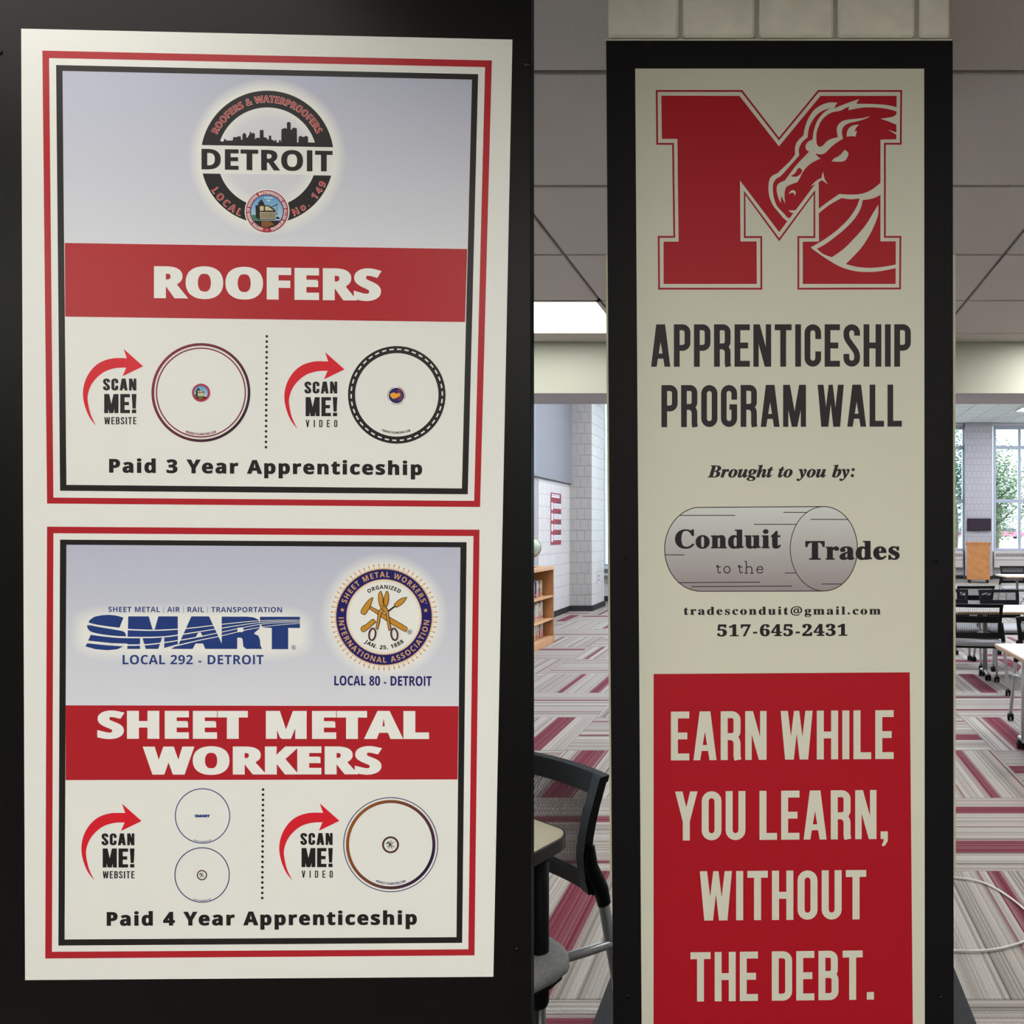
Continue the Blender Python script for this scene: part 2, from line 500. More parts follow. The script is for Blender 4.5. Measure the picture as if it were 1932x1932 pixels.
'S3':[384,[[164,-7,90,0,26,19,26,105,84,84,147,74,183,76,207,81,225,89,237,101,248,121,251,139,250,161,241,180,224,194,195,203,161,207,99,208,99,285,175,288,199,292,220,302,234,314,241,329,244,350,241,369,234,384,221,395,201,402,175,404,126,397,73,369,26,439,64,461,108,478,153,485,211,485,249,479,291,462,322,436,336,412,341,393,343,362,338,336,329,312,313,293,294,277,240,251,291,238,314,226,333,210,353,175,357,149,356,123,350,93,337,65,323,46,297,25,265,9,236,0]]],
'S4':[384,[[216,0,216,99,11,99,11,170,222,480,315,480,315,178,373,178,373,99,315,99,315,0],[101,178,216,178,220,363,218,363,196,322]]],
'S5':[384,[[162,-7,91,0,33,19,33,107,73,91,120,79,158,76,198,81,222,91,239,107,249,130,250,166,243,189,236,198,217,213,204,218,173,224,148,224,83,214,42,235,60,480,320,480,320,394,149,394,140,300,184,306,235,304,279,289,310,269,337,234,350,196,353,145,346,104,336,79,322,57,305,38,284,22,259,9,230,0]]],
'S6':[384,[[199,-7,152,-1,110,16,75,44,47,85,32,126,24,189,26,261,38,325,54,369,78,408,104,436,138,459,180,475,219,482,273,485,328,480,328,399,295,405,259,405,227,403,192,394,172,383,151,364,135,341,125,313,117,256,121,256,145,285,176,304,217,311,261,308,291,297,325,272,344,245,356,213,362,174,360,130,351,90,334,57,309,29,278,9,241,-3],[197,75,224,80,245,95,259,121,264,150,261,184,251,209,232,226,205,234,174,230,150,218,132,196,124,170,129,132,145,101,167,81]]],
'S7':[384,[[75,0,255,394,18,394,18,480,362,480,362,416,181,0]]],
'S8':[384,[[192,-7,161,-5,121,2,97,10,67,28,52,42,35,68,27,88,24,122,28,158,45,195,74,224,116,251,70,288,46,324,40,346,38,371,46,412,64,439,97,464,138,479,192,486,240,481,282,467,315,444,335,418,342,399,345,370,343,346,336,324,325,305,305,283,259,253,308,222,336,194,355,160,360,124,358,101,350,74,334,49,313,29,287,13,256,1],[192,296,218,310,239,328,247,343,250,367,244,387,230,401,210,410,187,412,165,407,147,396,136,380,134,358,138,340,148,326],[191,68,224,72,247,84,261,103,266,127,262,147,248,167,226,186,187,209,154,189,133,171,122,153,118,128,124,100,140,81,165,71]]],
'S9':[384,[[120,-7,55,-2,55,79,101,73,146,74,183,82,211,96,237,120,251,144,262,181,267,222,263,222,246,201,225,183,189,169,133,168,111,173,83,186,51,214,31,254,22,304,25,362,37,400,50,421,65,441,95,463,130,478,156,483,194,485,222,481,265,467,296,447,321,419,341,384,354,340,360,289,358,226,349,169,338,131,323,96,301,64,273,37,237,16,204,3,165,-4],[185,244,214,249,236,263,253,286,259,311,254,346,239,378,217,397,187,404,155,396,135,379,123,351,120,320,124,288,136,265,156,249]]],
'S&':[492,[[187,-7,160,-5,125,2,94,15,69,35,56,51,42,79,37,101,36,135,43,172,58,201,89,232,139,266,99,318,85,348,81,392,86,418,93,434,108,454,136,473,172,484,215,487,261,477,289,460,305,441,313,427,320,393,318,359,303,324,269,289,224,258,354,133,380,176,401,240,461,240,431,153,411,119,392,95,490,0,410,0,352,56,311,26,273,7,238,-2],[188,293,222,315,241,332,254,349,260,368,261,393,254,413,239,429,218,437,191,438,168,431,150,417,140,397,139,373,147,346,163,321],[189,46,221,48,256,57,286,72,314,93,175,229,137,203,110,176,99,147,98,120,106,88,127,64,158,49]]],
'RC':[468,[[257,-11,205,-6,148,14,108,40,68,84,41,138,29,188,27,255,41,317,62,361,92,399,128,429,172,450,220,463,269,465,309,459,388,435,408,443,419,465,437,465,437,308,420,308,392,364,356,407,331,425,295,440,265,443,242,441,222,435,203,424,187,409,163,365,149,304,145,268,145,188,156,123,165,97,177,74,192,56,210,42,230,32,253,26,294,24,334,34,366,49,395,71,428,106,447,89,401,38,365,14,325,-2,303,-7]]],
'RT':[423,[[92,0,92,17,123,21,142,31,149,41,155,61,156,433,110,428,72,409,54,390,41,367,29,318,11,318,11,455,410,455,410,317,394,317,385,359,378,376,357,404,328,423,310,429,263,433,264,60,268,44,276,30,296,21,328,17,328,0]]],
'Ra':[344,[[255,-10,228,-6,216,1,204,19,200,35,172,13,151,2,107,-8,82,-8,59,-1,44,8,30,25,21,51,22,80,31,104,48,124,73,142,106,158,199,190,198,252,193,273,178,289,153,295,120,292,106,282,104,272,118,249,123,233,120,215,110,202,95,194,77,191,59,194,47,201,39,211,34,225,36,254,49,278,74,298,101,310,126,316,162,318,201,316,233,309,250,302,263,292,278,274,288,250,293,221,294,42,297,36,304,34,320,42,329,28,294,-1,279,-7],[151,34,177,43,199,63,199,169,170,160,147,147,131,130,121,109,119,74,123,52,134,38]]],
'Rc':[293,[[156,-10,126,-7,99,3,75,20,50,47,34,75,24,106,20,141,21,178,30,213,40,237,59,265,82,287,110,305,141,315,166,319,202,317,238,306,264,285,276,258,275,228,266,215,253,207,236,204,216,208,206,216,200,227,197,242,197,276,190,290,169,297,149,292,140,287,121,257,113,208,114,147,124,102,132,84,148,63,160,52,180,42,204,38,225,41,245,50,271,72,285,60,252,24,227,8,186,-7]]],
'Rd':[370,[[140,-10,107,-5,78,10,53,35,35,66,23,104,19,147,22,186,33,230,47,259,65,283,93,305,118,315,155,318,181,312,203,300,223,280,221,416,216,426,207,433,176,439,176,455,319,455,320,62,323,45,328,37,353,28,353,11,294,6,223,-10,223,39,204,14,188,2,161,-8],[171,28,187,31,202,41,215,56,223,76,222,245,217,257,206,270,191,278,174,281,152,276,133,256,122,219,118,166,120,98,130,58,146,36]]],
'Re':[301,[[154,-10,124,-7,104,0,79,15,58,35,41,61,28,92,21,128,19,157,22,193,28,218,41,248,59,273,81,293,106,308,134,316,157,318,179,317,209,309,234,294,249,280,261,264,274,234,281,199,283,166,117,166,121,121,131,87,147,62,158,53,184,44,207,43,230,49,251,64,270,86,285,73,264,43,228,11,200,-3],[116,192,201,192,197,263,191,281,181,292,170,296,153,296,132,282,120,251]]],
'Rg':[327,[[146,-140,99,-137,62,-128,31,-109,15,-85,15,-68,23,-51,41,-37,69,-26,40,-6,28,11,24,30,28,54,36,66,51,81,102,110,61,132,35,161,23,198,23,225,28,247,40,268,60,289,88,305,120,315,173,318,203,313,233,304,317,304,317,268,268,268,286,237,291,203,286,170,266,138,239,118,211,107,179,103,138,104,123,101,106,88,101,71,107,57,120,51,231,46,265,38,289,26,305,9,314,-14,315,-46,309,-72,288,-101,253,-123,206,-136],[157,124,174,128,188,142,196,166,199,211,197,249,190,276,178,292,157,297,137,292,124,276,117,249,114,211,117,173,124,146,137,130],[161,-116,213,-112,247,-98,254,-92,262,-75,263,-59,258,-49,246,-40,222,-35,97,-34,82,-48,74,-64,74,-79,81,-92,95,-103,109,-110]]],
'Ri':[198,[[101,362,81,366,65,376,54,393,50,412,54,432,65,449,81,460,101,463,120,460,137,449,147,432,151,412,147,393,136,376,120,366],[18,0,18,16,38,20,47,27,52,56,51,269,44,288,20,293,21,310,148,310,149,44,157,23,180,16,180,0]]],
'Rl':[199,[[18,0,18,16,38,20,47,27,52,56,52,410,44,433,20,439,20,455,148,455,149,48,156,25,164,19,180,16,180,0]]],
'Rm':[554,[[18,0,18,16,37,20,46,27,52,56,52,265,48,279,42,287,19,294,19,310,146,310,146,265,171,292,188,305,217,316,237,318,262,316,292,304,312,282,320,261,345,290,364,304,384,313,406,318,434,317,462,309,482,292,490,280,500,250,503,232,505,41,513,23,536,16,536,0,377,0,377,16,396,20,405,30,409,45,410,72,408,241,399,265,377,271,349,263,324,237,325,45,334,23,356,16,356,0,199,0,199,16,218,20,228,33,232,88,230,244,221,265,199,271,181,268,170,262,146,235,147,41,155,23,177,16,177,0]]],
'Rn':[381,[[18,0,18,16,37,20,46,27,52,56,52,265,48,279,42,287,19,294,19,310,148,310,148,267,181,300,200,310,221,316,260,317,275,314,299,301,316,280,323,266,330,232,332,38,342,21,363,16,363,0,202,0,202,16,217,18,228,26,235,56,234,241,224,265,203,271,185,268,173,262,148,235,149,41,157,23,180,16,180,0]]],
'Ro':[336,[[169,-10,135,-7,112,0,84,16,60,37,42,63,28,93,20,127,19,154,22,190,28,215,42,246,60,272,84,293,112,308,135,315,168,318,193,316,224,308,252,293,275,273,294,247,308,217,314,191,317,154,314,117,308,92,294,61,275,36,252,15,225,0,194,-8],[169,11,193,18,210,42,217,81,220,154,218,215,210,264,195,289,183,296,169,299,144,292,128,271,120,227,117,154,120,82,127,42,134,29,144,18]]],
'Rr':[287,[[18,0,18,16,38,20,47,27,52,56,51,269,43,288,20,293,21,310,146,310,146,252,173,290,206,312,224,318,244,318,262,313,272,307,284,291,289,266,285,245,273,230,255,223,233,224,222,231,201,256,186,260,167,248,152,220,149,192,151,40,155,29,163,22,197,16,197,0]]],
'Rs':[288,[[151,-10,122,-6,73,9,60,4,51,-9,36,-9,36,105,53,105,63,74,78,49,97,30,123,17,150,15,173,22,187,37,192,58,186,79,174,93,87,141,54,169,43,188,38,209,41,252,51,273,65,291,98,312,123,318,145,319,213,305,223,308,230,319,244,319,244,222,228,222,218,248,204,269,188,284,169,293,149,296,127,292,114,284,106,268,106,247,115,232,135,218,198,186,226,168,247,142,256,115,255,67,247,44,234,24,216,8,194,-3]]],
'Rt':[228,[[124,-9,101,-8,78,0,66,10,55,30,49,63,48,279,20,279,20,300,88,369,129,424,144,424,144,310,208,310,208,279,144,279,146,61,153,45,168,40,189,49,206,75,222,66,200,27,182,9,149,-6]]],
'Ru':[375,[[131,-10,106,-8,85,0,69,12,55,36,46,86,45,265,36,286,26,292,11,294,11,310,142,310,142,67,146,53,153,44,162,38,177,36,205,43,228,66,227,266,224,279,217,287,189,294,189,310,324,310,324,57,333,37,360,30,360,13,300,7,228,-10,228,40,209,19,186,3,160,-7]]],
'R1':[375,[[65,0,65,36,133,37,146,45,152,58,154,416,104,362,75,347,58,347,42,357,31,375,28,396,95,423,179,482,254,482,256,61,262,45,274,37,343,36,343,0]]],
'R2':[375,[[24,0,24,69,139,187,187,245,216,301,223,331,226,364,223,405,212,427,192,442,161,444,140,435,123,410,114,371,112,329,71,335,46,347,30,370,26,400,34,428,50,449,68,463,99,476,129,483,203,485,240,479,271,467,303,444,314,429,324,404,327,361,316,320,291,281,251,233,87,74,259,76,276,84,290,97,305,141,345,141,341,0]]],
'R3':[375,[[163,-7,102,-1,75,7,53,18,37,31,26,46,19,66,19,84,25,100,36,113,54,123,76,126,78,102,87,77,103,58,125,46,158,40,188,45,210,55,227,75,238,105,241,147,234,174,219,197,196,215,174,223,147,227,95,227,95,269,148,269,171,273,190,282,208,301,220,327,224,350,224,381,220,405,208,428,193,440,169,445,144,440,130,427,119,405,111,341,75,345,47,356,30,374,24,401,28,421,38,440,70,466,120,482,187,486,237,479,277,463,307,438,321,415,326,397,327,368,323,343,313,321,298,301,279,284,250,266,225,256,279,238,300,226,318,210,332,191,340,174,344,130,341,101,332,75,316,49,294,28,267,13,237,2,204,-4]]],
'R4':[375,[[121,0,121,36,165,39,182,46,189,54,195,78,195,125,9,125,9,166,199,480,293,480,293,169,363,169,363,125,293,125,293,72,299,54,309,44,331,37,357,36,357,0],[56,169,195,169,195,324,199,416,156,335]]],
'R5':[375,[[165,-7,111,-2,73,10,43,32,28,62,28,88,36,104,55,117,81,121,89,80,99,63,111,52,139,41,180,44,203,54,218,70,230,93,236,125,237,158,231,192,218,217,197,235,170,245,146,247,110,245,71,235,40,247,62,480,316,480,319,357,281,357,271,393,265,400,256,405,105,406,94,281,134,290,183,291,225,286,262,274,293,256,317,231,328,211,338,175,340,139,334,100,321,69,301,43,277,24,244,7,207,-3]]],
'R6':[375,[[197,-7,159,-3,117,13,88,35,65,65,47,103,35,151,30,206,33,275,42,325,57,370,77,409,104,441,137,466,168,479,203,485,254,485,296,474,326,452,335,438,340,420,340,404,334,389,322,376,309,368,291,362,260,360,255,408,241,436,232,443,219,446,200,445,186,439,162,417,144,381,131,331,125,269,165,288,204,294,252,291,291,276,322,250,343,214,352,168,350,127,346,102,333,68,304,30,286,15,264,5,239,-3],[199,38,213,40,226,47,242,70,252,107,254,159,250,196,238,228,219,247,189,253,158,245,127,223,126,184,133,124,147,81,170,48,181,42]]],
'R7':[375,[[111,0,289,406,100,405,86,398,77,384,70,338,30,338,33,480,353,480,353,447,168,0]]],
'R@':[604,[[291,-60,231,-55,179,-41,134,-17,114,-2,89,24,63,66,46,116,39,173,42,237,55,293,77,344,108,389,147,425,194,453,249,472,311,479,364,477,426,461,479,431,520,389,550,334,564,269,565,234,561,197,544,141,530,117,512,97,491,82,471,76,449,73,426,76,412,82,397,95,384,114,378,132,375,132,356,105,329,84,300,75,261,75,235,82,213,95,196,115,183,138,174,176,174,215,182,255,198,289,222,317,253,337,283,346,322,349,368,345,418,333,411,181,415,139,429,122,449,115,472,119,491,136,508,172,517,220,516,276,505,318,487,355,463,384,432,408,396,424,346,434,294,434,240,424,194,404,156,375,126,338,105,294,90,231,88,171,92,135,100,102,121,61,140,38,162,19,189,4,219,-7,253,-13,291,-15,354,-10,435,13,435,-32,363,-54],[289,115,309,117,326,125,340,138,349,155,361,199,366,300,319,307,281,301,256,284,236,254,229,229,226,202,232,154,240,138,254,124,273,117]]],
'IB':[430,[[-34,0,-34,15,-8,18,8,24,18,35,29,55,117,376,120,404,116,419,101,430,73,435,73,451,242,450,295,447,350,436,370,427,392,411,407,389,413,363,412,336,402,307,394,294,369,271,334,253,289,240,321,227,346,210,364,190,375,167,378,140,373,105,359,72,340,48,295,20,265,10,229,3,171,0],[201,248,242,253,266,264,286,280,305,308,314,344,312,387,305,405,284,423,248,428,236,425,225,414,181,249],[166,22,203,28,226,39,252,64,268,98,276,138,272,177,262,199,254,208,233,220,204,226,176,227,129,47,130,36,138,28]]],
'Ir':[261,[[-14,0,52,251,51,261,45,268,18,273,17,289,151,310,114,189,153,256,184,293,199,303,215,309,229,309,246,302,253,293,259,273,258,252,253,236,242,224,227,218,205,221,181,241,172,238,157,225,133,187,107,131,86,70,66,0]]],
'Io':[316,[[96,-9,70,-7,39,5,14,26,1,46,-7,70,-10,105,-6,135,6,172,24,208,48,241,76,269,107,291,134,303,168,309,204,307,229,299,250,286,266,269,282,231,283,181,277,152,267,123,233,67,194,28,147,0,126,-6],[103,13,125,22,148,50,169,90,188,144,201,197,206,240,200,271,193,280,184,286,169,288,157,284,132,261,108,219,87,160,73,99,70,50,78,25,91,15]]],
'Iu':[357,[[46,-9,28,-7,14,-1,3,9,-4,31,1,79,46,251,45,261,39,268,13,273,12,289,146,310,78,67,77,46,89,40,110,46,125,58,149,87,175,129,212,216,236,301,316,301,251,57,255,46,265,44,283,59,306,91,321,81,283,29,258,5,237,-6,211,-9,187,-1,174,16,169,36,181,103,147,53,114,18,81,-3]]],
'Ig':[298,[[77,-139,23,-134,-11,-122,-39,-100,-51,-73,-48,-48,-34,-29,-11,-12,33,5,6,28,-3,51,1,68,12,83,57,114,26,140,12,166,9,201,21,237,41,264,67,286,99,301,127,308,160,309,190,304,218,293,244,277,302,277,299,248,261,248,264,218,257,186,244,164,221,139,198,124,171,112,134,105,83,106,67,90,67,79,79,68,159,42,205,19,224,-3,233,-31,231,-54,223,-75,209,-94,189,-110,165,-123,136,-133],[116,125,133,129,149,142,164,162,177,193,183,222,184,254,180,273,166,286,145,286,128,275,110,252,94,216,87,181,87,150,97,131],[85,-117,117,-113,141,-102,159,-82,161,-58,153,-43,138,-32,60,-4,33,-19,16,-36,8,-55,8,-71,15,-87,34,-104,54,-113]]],
'It':[185,[[30,-9,7,-5,-4,3,-11,14,-15,30,-12,64,45,273,13,273,13,297,40,309,79,334,102,357,134,398,162,398,134,300,187,300,179,273,126,273,77,103,67,60,70,45,81,42,98,54,128,95,144,85,116,44,88,14,60,-3]]],
'Iy':[281,[[-30,-140,-58,-135,-75,-118,-80,-96,-71,-74,-56,-64,-38,-61,-23,-65,14,-84,28,-83,44,-72,62,-51,77,-28,83,-8,65,117,39,230,25,268,11,276,-9,276,-9,294,78,309,88,309,96,301,112,254,148,75,191,160,204,203,205,214,200,225,171,255,168,269,171,285,182,300,196,308,217,309,233,304,244,293,250,277,250,258,244,230,210,144,161,50,111,-27,57,-91,10,-129,-10,-137]]],
'Ib':[322,[[77,-9,47,-6,16,4,-5,18,-11,31,90,407,90,421,84,429,48,433,48,451,189,470,129,255,154,283,190,305,218,310,247,304,271,286,286,258,291,221,286,178,273,140,255,104,232,71,204,42,170,17,140,2,109,-7],[91,15,116,22,144,45,168,79,188,121,204,177,210,223,204,248,189,262,168,262,150,252,134,232,117,198,97,138,70,41,73,21]]],
'Ih':[357,[[210,-9,187,-5,176,3,167,23,165,41,176,96,222,239,221,256,210,261,188,254,172,242,148,212,131,185,92,100,63,0,-19,0,90,407,89,420,83,428,48,433,48,451,103,456,187,470,115,197,165,263,191,287,211,300,238,309,262,309,285,302,298,285,303,259,298,223,250,75,246,54,251,44,263,45,281,63,306,98,320,89,298,54,265,15,243,-1]]]}


def cond(ch):
    """condensed bold capital, cap height 1: width and a list of convex or simple polygons (y upwards)"""
    w, B = .141, .40
    h = w / 2

    def rc(x0, y0, x1, y1):
        return [(x0, y0), (x1, y0), (x1, y1), (x0, y1)]

    def st(path, ww=w):
        return ribbon(path, ww, False)

    def cor(cx, cy, r, a0, a1, ry=None):
        return [(cx + r * math.cos(math.radians(a0 + (a1 - a0) * i / 8)), cy + (ry or r) * math.sin(math.radians(a0 + (a1 - a0) * i / 8))) for i in range(9)]
    r = B / 2 - h
    if ch == 'I':
        return w, [rc(0, 0, w, 1)]
    if ch == 'L':
        return .355, [rc(0, 0, w, 1), rc(0, 0, .355, .14)]
    if ch == 'E':
        return .37, [rc(0, 0, w, 1), rc(0, 0, .37, .14), rc(0, .43, .33, .57), rc(0, .86, .37, 1)]
    if ch == 'T':
        return .41, [rc(.205 - h, 0, .205 + h, 1), rc(0, .86, .41, 1)]
    if ch == 'H':
        return .43, [rc(0, 0, w, 1), rc(.43 - w, 0, .43, 1), rc(0, .43, .43, .57)]
    if ch == 'N':
        return .43, [rc(0, 0, .13, 1), rc(.30, 0, .43, 1), [(0, 1), (.155, 1), (.43, 0), (.275, 0)]]
    if ch == 'M':
        return .565, [rc(0, 0, .13, 1), rc(.435, 0, .565, 1), [(0, 1), (.17, 1), (.35, 0), (.215, 0)], [(.565, 1), (.395, 1), (.215, 0), (.35, 0)]]
    if ch == 'A':
        return .465, [[(0, 0), (.135, 0), (.30, 1), (.125, 1)], [(.465, 0), (.325, 0), (.165, 1), (.34, 1)], rc(.09, .19, .375, .31)]
    if ch == 'V':
        return .46, [[(0, 1), (.15, 1), (.30, 0), (.15, 0)], [(.46, 1), (.31, 1), (.15, 0), (.30, 0)]]
    if ch == 'W':
        return .645, [[(0, 1), (.145, 1), (.265, 0), (.09, 0)], [(.27, 1), (.375, 1), (.265, 0), (.15, 0)],
                      [(.27, 1), (.375, 1), (.495, 0), (.385, 0)], [(.645, 1), (.50, 1), (.385, 0), (.555, 0)]]
    if ch == 'Y':
        return .455, [rc(.157, 0, .298, .42), [(0, 1), (.15, 1), (.298, .38), (.157, .38)], [(.455, 1), (.305, 1), (.157, .38), (.298, .38)]]
    if ch == 'O':
        p = cor(h + r, 1 - h - r, r, 180, 0) + cor(h + r, h + r, r, 0, -180)
        return B, ribbon(p, w, True)
    if ch == 'U':
        return B, st([(h, 1)] + cor(h + r, h + r, r, 180, 360) + [(B - h, 1)])
    if ch == 'C':
        return B, st([(B - h, .65)] + cor(h + r, 1 - h - r, r, 0, 180) + cor(h + r, h + r, r, 180, 360) + [(B - h, .36)])
    if ch == 'G':
        return B, st([(B - h, .65)] + cor(h + r, 1 - h - r, r, 0, 180) + cor(h + r, h + r, r, 180, 360) + [(B - h, .54)]) + [rc(.21, .41, B, .54)]
    if ch == 'S':
        return B, st([(B - h, .73)] + cor(h + r, 1 - h - r, r, 0, 180) + smooth([(h, .74), (h + .03, .64), (.2, .50), (B - h - .03, .36), (B - h, .26)], 5, False)
                     + cor(h + r, h + r, r, 360, 180) + [(h, .30)])
    if ch == 'D':
        return .415, [rc(0, 0, w, 1)] + st([(h, 1 - .07)] + cor(.415 - h - .12, .93 - .12, .12, 90, 0) + cor(.415 - h - .12, .07 + .12, .12, 0, -90) + [(h, .07)])
    if ch == 'P':
        return B, [rc(0, 0, w, 1)] + st([(h, .93)] + cor(B - h - .12, .93 - .12, .12, 90, 0) + cor(B - h - .12, .445 + .12, .12, 0, -90) + [(h, .445)])
    if ch == 'R':
        return .41, [rc(0, 0, w, 1)] + st([(h, .93)] + cor(B - h - .11, .93 - .11, .11, 90, 0) + cor(B - h - .11, .48 + .11, .11, 0, -90) + [(h, .48)]) + \
            st(cor(B - h - .13, .48 - .15, .13, 90, 0, .15) + [(B - h, .08), (B - h + .015, 0)])
    if ch == 'B':
        return .41, [rc(0, 0, w, 1)] + st([(h, .93)] + cor(.395 - h - .10, .93 - .10, .10, 90, 0) + cor(.395 - h - .10, .52 + .09, .10, 0, -90, .09) + [(h, .52)]) + \
            st([(h, .52)] + cor(.41 - h - .11, .52 - .11, .11, 90, 0) + cor(.41 - h - .11, .07 + .11, .11, 0, -90) + [(h, .07)])
    if ch == '.':
        return .15, [rc(0, 0, .145, .155)]
    if ch == ',':
        return .15, [rc(0, 0, .145, .155), [(.035, 0), (.145, 0), (.145, -.04), (.085, -.14), (.02, -.14), (.07, -.01)]]
    if ch == '!':
        return .16, [rc(.01, 0, .15, .15), [(0, 1), (.16, 1), (.13, .25), (.035, .25)]]
    return .18, []


def glyph(font, ch, heavy=0.0):
    """advance, fills (each a list of loops), quads; cap height 1"""
    if font == 'C':
        w, ps = cond(ch)
        return (w + (.085 if ch != ' ' else .02)), [[p] for p in ps], ([q_ for p in ps for q_ in ribbon(p, heavy, True)] if heavy else [])
    if ch == ' ':
        return .42 if font != 'R' else .40, [], []
    k = {'S': 482., 'R': 482., 'I': 482.}[font]
    if ch in '-|.:,\'~':
        if ch == '-':
            return .46, [[[(.07, .21), (.39, .21), (.39, .37), (.07, .37)]]], []
        if ch == '|':
            return .30, [[[(.12, -.15), (.19, -.15), (.19, 1.05), (.12, 1.05)]]], []
        d = .20 if font != 'I' else .17
        dot = [(.07, 0), (.07 + d, 0), (.07 + d, d), (.07, d)]
        if font in 'RI':
            dot = [(.16 + .125 * math.cos(a * PI / 5), .12 + .125 * math.sin(a * PI / 5)) for a in range(10)]
        if ch == '.':
            return .36, [[dot]], []
        if ch == ':':
            return .36, [[dot], [[(x + .06, y + .48) for x, y in dot]]], []
        if ch == ',':
            return .36, [[dot], [[(.16, .02), (.27, .02), (.2, -.2), (.09, -.2)]]], []
        return .28, [[[(.06, 1), (.22, 1), (.15, .66), (.08, .66)]]], []
    if font == 'S' and ch == 'I':
        return .42, [[[(.11, 0), (.31, 0), (.31, 1), (.11, 1)]]], ribbon([(.11, 0), (.31, 0), (.31, 1), (.11, 1)], heavy, True) if heavy else []
    adv, lps = GLYPHS[font + ch]
    L = [[(l[i] / k, l[i + 1] / k) for i in range(0, len(l), 2)] for l in lps]
    Q = []
    if heavy:
        for l in L:
            Q += ribbon(l, heavy, True, 1.0, .55)
    return adv / k, [L], Q


def layout(font, s, heavy=0.0, track=0.0):
    x, out = 0.0, []
    xs = []
    for ch in s:
        a, fl, q = glyph(font, ch, heavy)
        mx = [p[0] + x for f in fl for l in f for p in l] + [p[0] + x for qq in q for p in qq]
        xs += mx
        out.append((x, a, fl, q))
        x += a + track
    return out, min(xs), max(xs)


def text(ink, font, s, p0, p1, cap, heavy=0.0, track=0.0, slant=0.0):
    """one line of lettering whose ink runs from p0 to p1 along the baseline"""
    out, a, b = layout(font, s, heavy, track)
    ux, uy = (p1[0] - p0[0]), (p1[1] - p0[1])
    for x, adv, fl, q in out:
        def T(p):
            t = (x + p[0] + slant * p[1] - a) / (b - a)
            yy = p[1]
            if heavy:
                yy = (p[1]) / (1 + heavy * .55) + heavy * .27 / (1 + heavy * .55)
            return (p0[0] + ux * t, p0[1] + uy * t - yy * cap)
        for f in fl:
            ink.loops([[T(p) for p in l] for l in f])
        ink.quads([[T(p) for p in qq] for qq in q])
    return ink


def arctext(ink, font, s, c, r, a0, a1, cap, heavy=0.0, bottom=False, track=0.0):
    """lettering on a circle of baseline radius r from angle a0 to a1 (degrees, 0 up, clockwise)"""
    out, a, b = layout(font, s, heavy, track)
    for x, adv, fl, q in out:
        mid = x + adv / 2
        th = a0 + (a1 - a0) * (mid - a) / (b - a)
        sc = math.radians(abs(a1 - a0)) * r / (b - a)
        t = math.radians(th)

        def T(p):
            lx, ly = (p[0] - adv / 2) * sc, p[1] * cap
            if bottom:
                ex, ey = (-math.cos(t), -math.sin(t)), (-math.sin(t), math.cos(t))
            else:
                ex, ey = (math.cos(t), math.sin(t)), (math.sin(t), -math.cos(t))
            ox, oy = c[0] + r * math.sin(t), c[1] - r * math.cos(t)
            return (ox + ex[0] * lx + ey[0] * ly, oy + ex[1] * lx + ey[1] * ly)
        for f in fl:
            ink.loops([[T(p) for p in l] for l in f])
        ink.quads([[T(p) for p in qq] for qq in q])
    return ink


def wordart(par, d, layer, material, font, s, p0, p1, cap, name='lettering', label=None, **k):
    return text(Ink(d, layer), font, s, p0, p1, cap, **k).build(name, material, par, label)

# ------------------------------------------------------------------ materials
KL, KR = 1.02, 2.1                       # print colours: what the photograph shows, divided by the light that falls there
black_board = mat('black_board_paint', (.002, .002, .002, 1), .42, spec=.15, noise=.12, nscale=6, bump=.05, bscale=900)
black_board2 = mat('black_pillar_paint', (.0025, .002, .003, 1), .6, spec=.18, bump=.05, bscale=900)
sheetL = mat('white_vinyl', (.74, .75, .725, 1), .38)
redL = mat('red_print', rgb(168, 30, 40, KL), .38)
blkL = mat('black_print', rgb(34, 31, 32, .8), .4)
arrowL = mat('arrow_red_print', rgb(205, 30, 45, KL), .38)
navyL = mat('navy_print', rgb(34, 58, 120, KL), .4)
navyD = mat('dark_navy_print', rgb(28, 26, 96, KL), .4)
tanL = mat('tan_print', rgb(205, 158, 108, KL), .4)
goldL = mat('gold_print', rgb(190, 135, 45, KL), .4)
pinkL = mat('pink_print', rgb(226, 176, 170, KL), .4)
brickL = mat('brick_red_print', rgb(160, 50, 55, KL), .4)
maroonL = mat('maroon_print', rgb(125, 35, 55, KL), .4)
greenL = mat('green_print', rgb(60, 120, 85, KL), .4)
brownL = mat('brown_print', rgb(125, 85, 40, KL), .4)
skyL = mat('sky_blue_print', rgb(120, 175, 210, KL), .4)
beigeL = mat('beige_print', rgb(200, 185, 150, KL), .4)
yellowL = mat('yellow_print', rgb(225, 160, 45, KL), .4)
ink_mat = attr_mat('shaded_print', .4)
creamR = mat('cream_vinyl', (.61, .605, .51, 1), .5)
redR = mat('crimson_print', rgb(148, 10, 26, 1.25), .5)
darkR = mat('charcoal_print', rgb(34, 27, 32, 1.0), .5)
screw_m = mat('screw_black', (.006, .006, .006, 1), .35, metal=.6)

# ------------------------------------------------------------------ the black display board on the left and its poster
DL = 1.30


def at(px, py, d):
    return W(px, py, d)


def board(name, quad, d, thick, material):
    """upright board whose front outline is the quad seen at distance d"""
    v = [at(x, y, d) for x, y in quad]
    v += [(p[0], p[1] + thick, p[2]) for p in v]
    mb = MB().add(v, [(0, 1, 2, 3), (7, 6, 5, 4), (0, 4, 5, 1), (1, 5, 6, 2), (2, 6, 7, 3), (3, 7, 4, 0)])
    return mb.build(name, material)


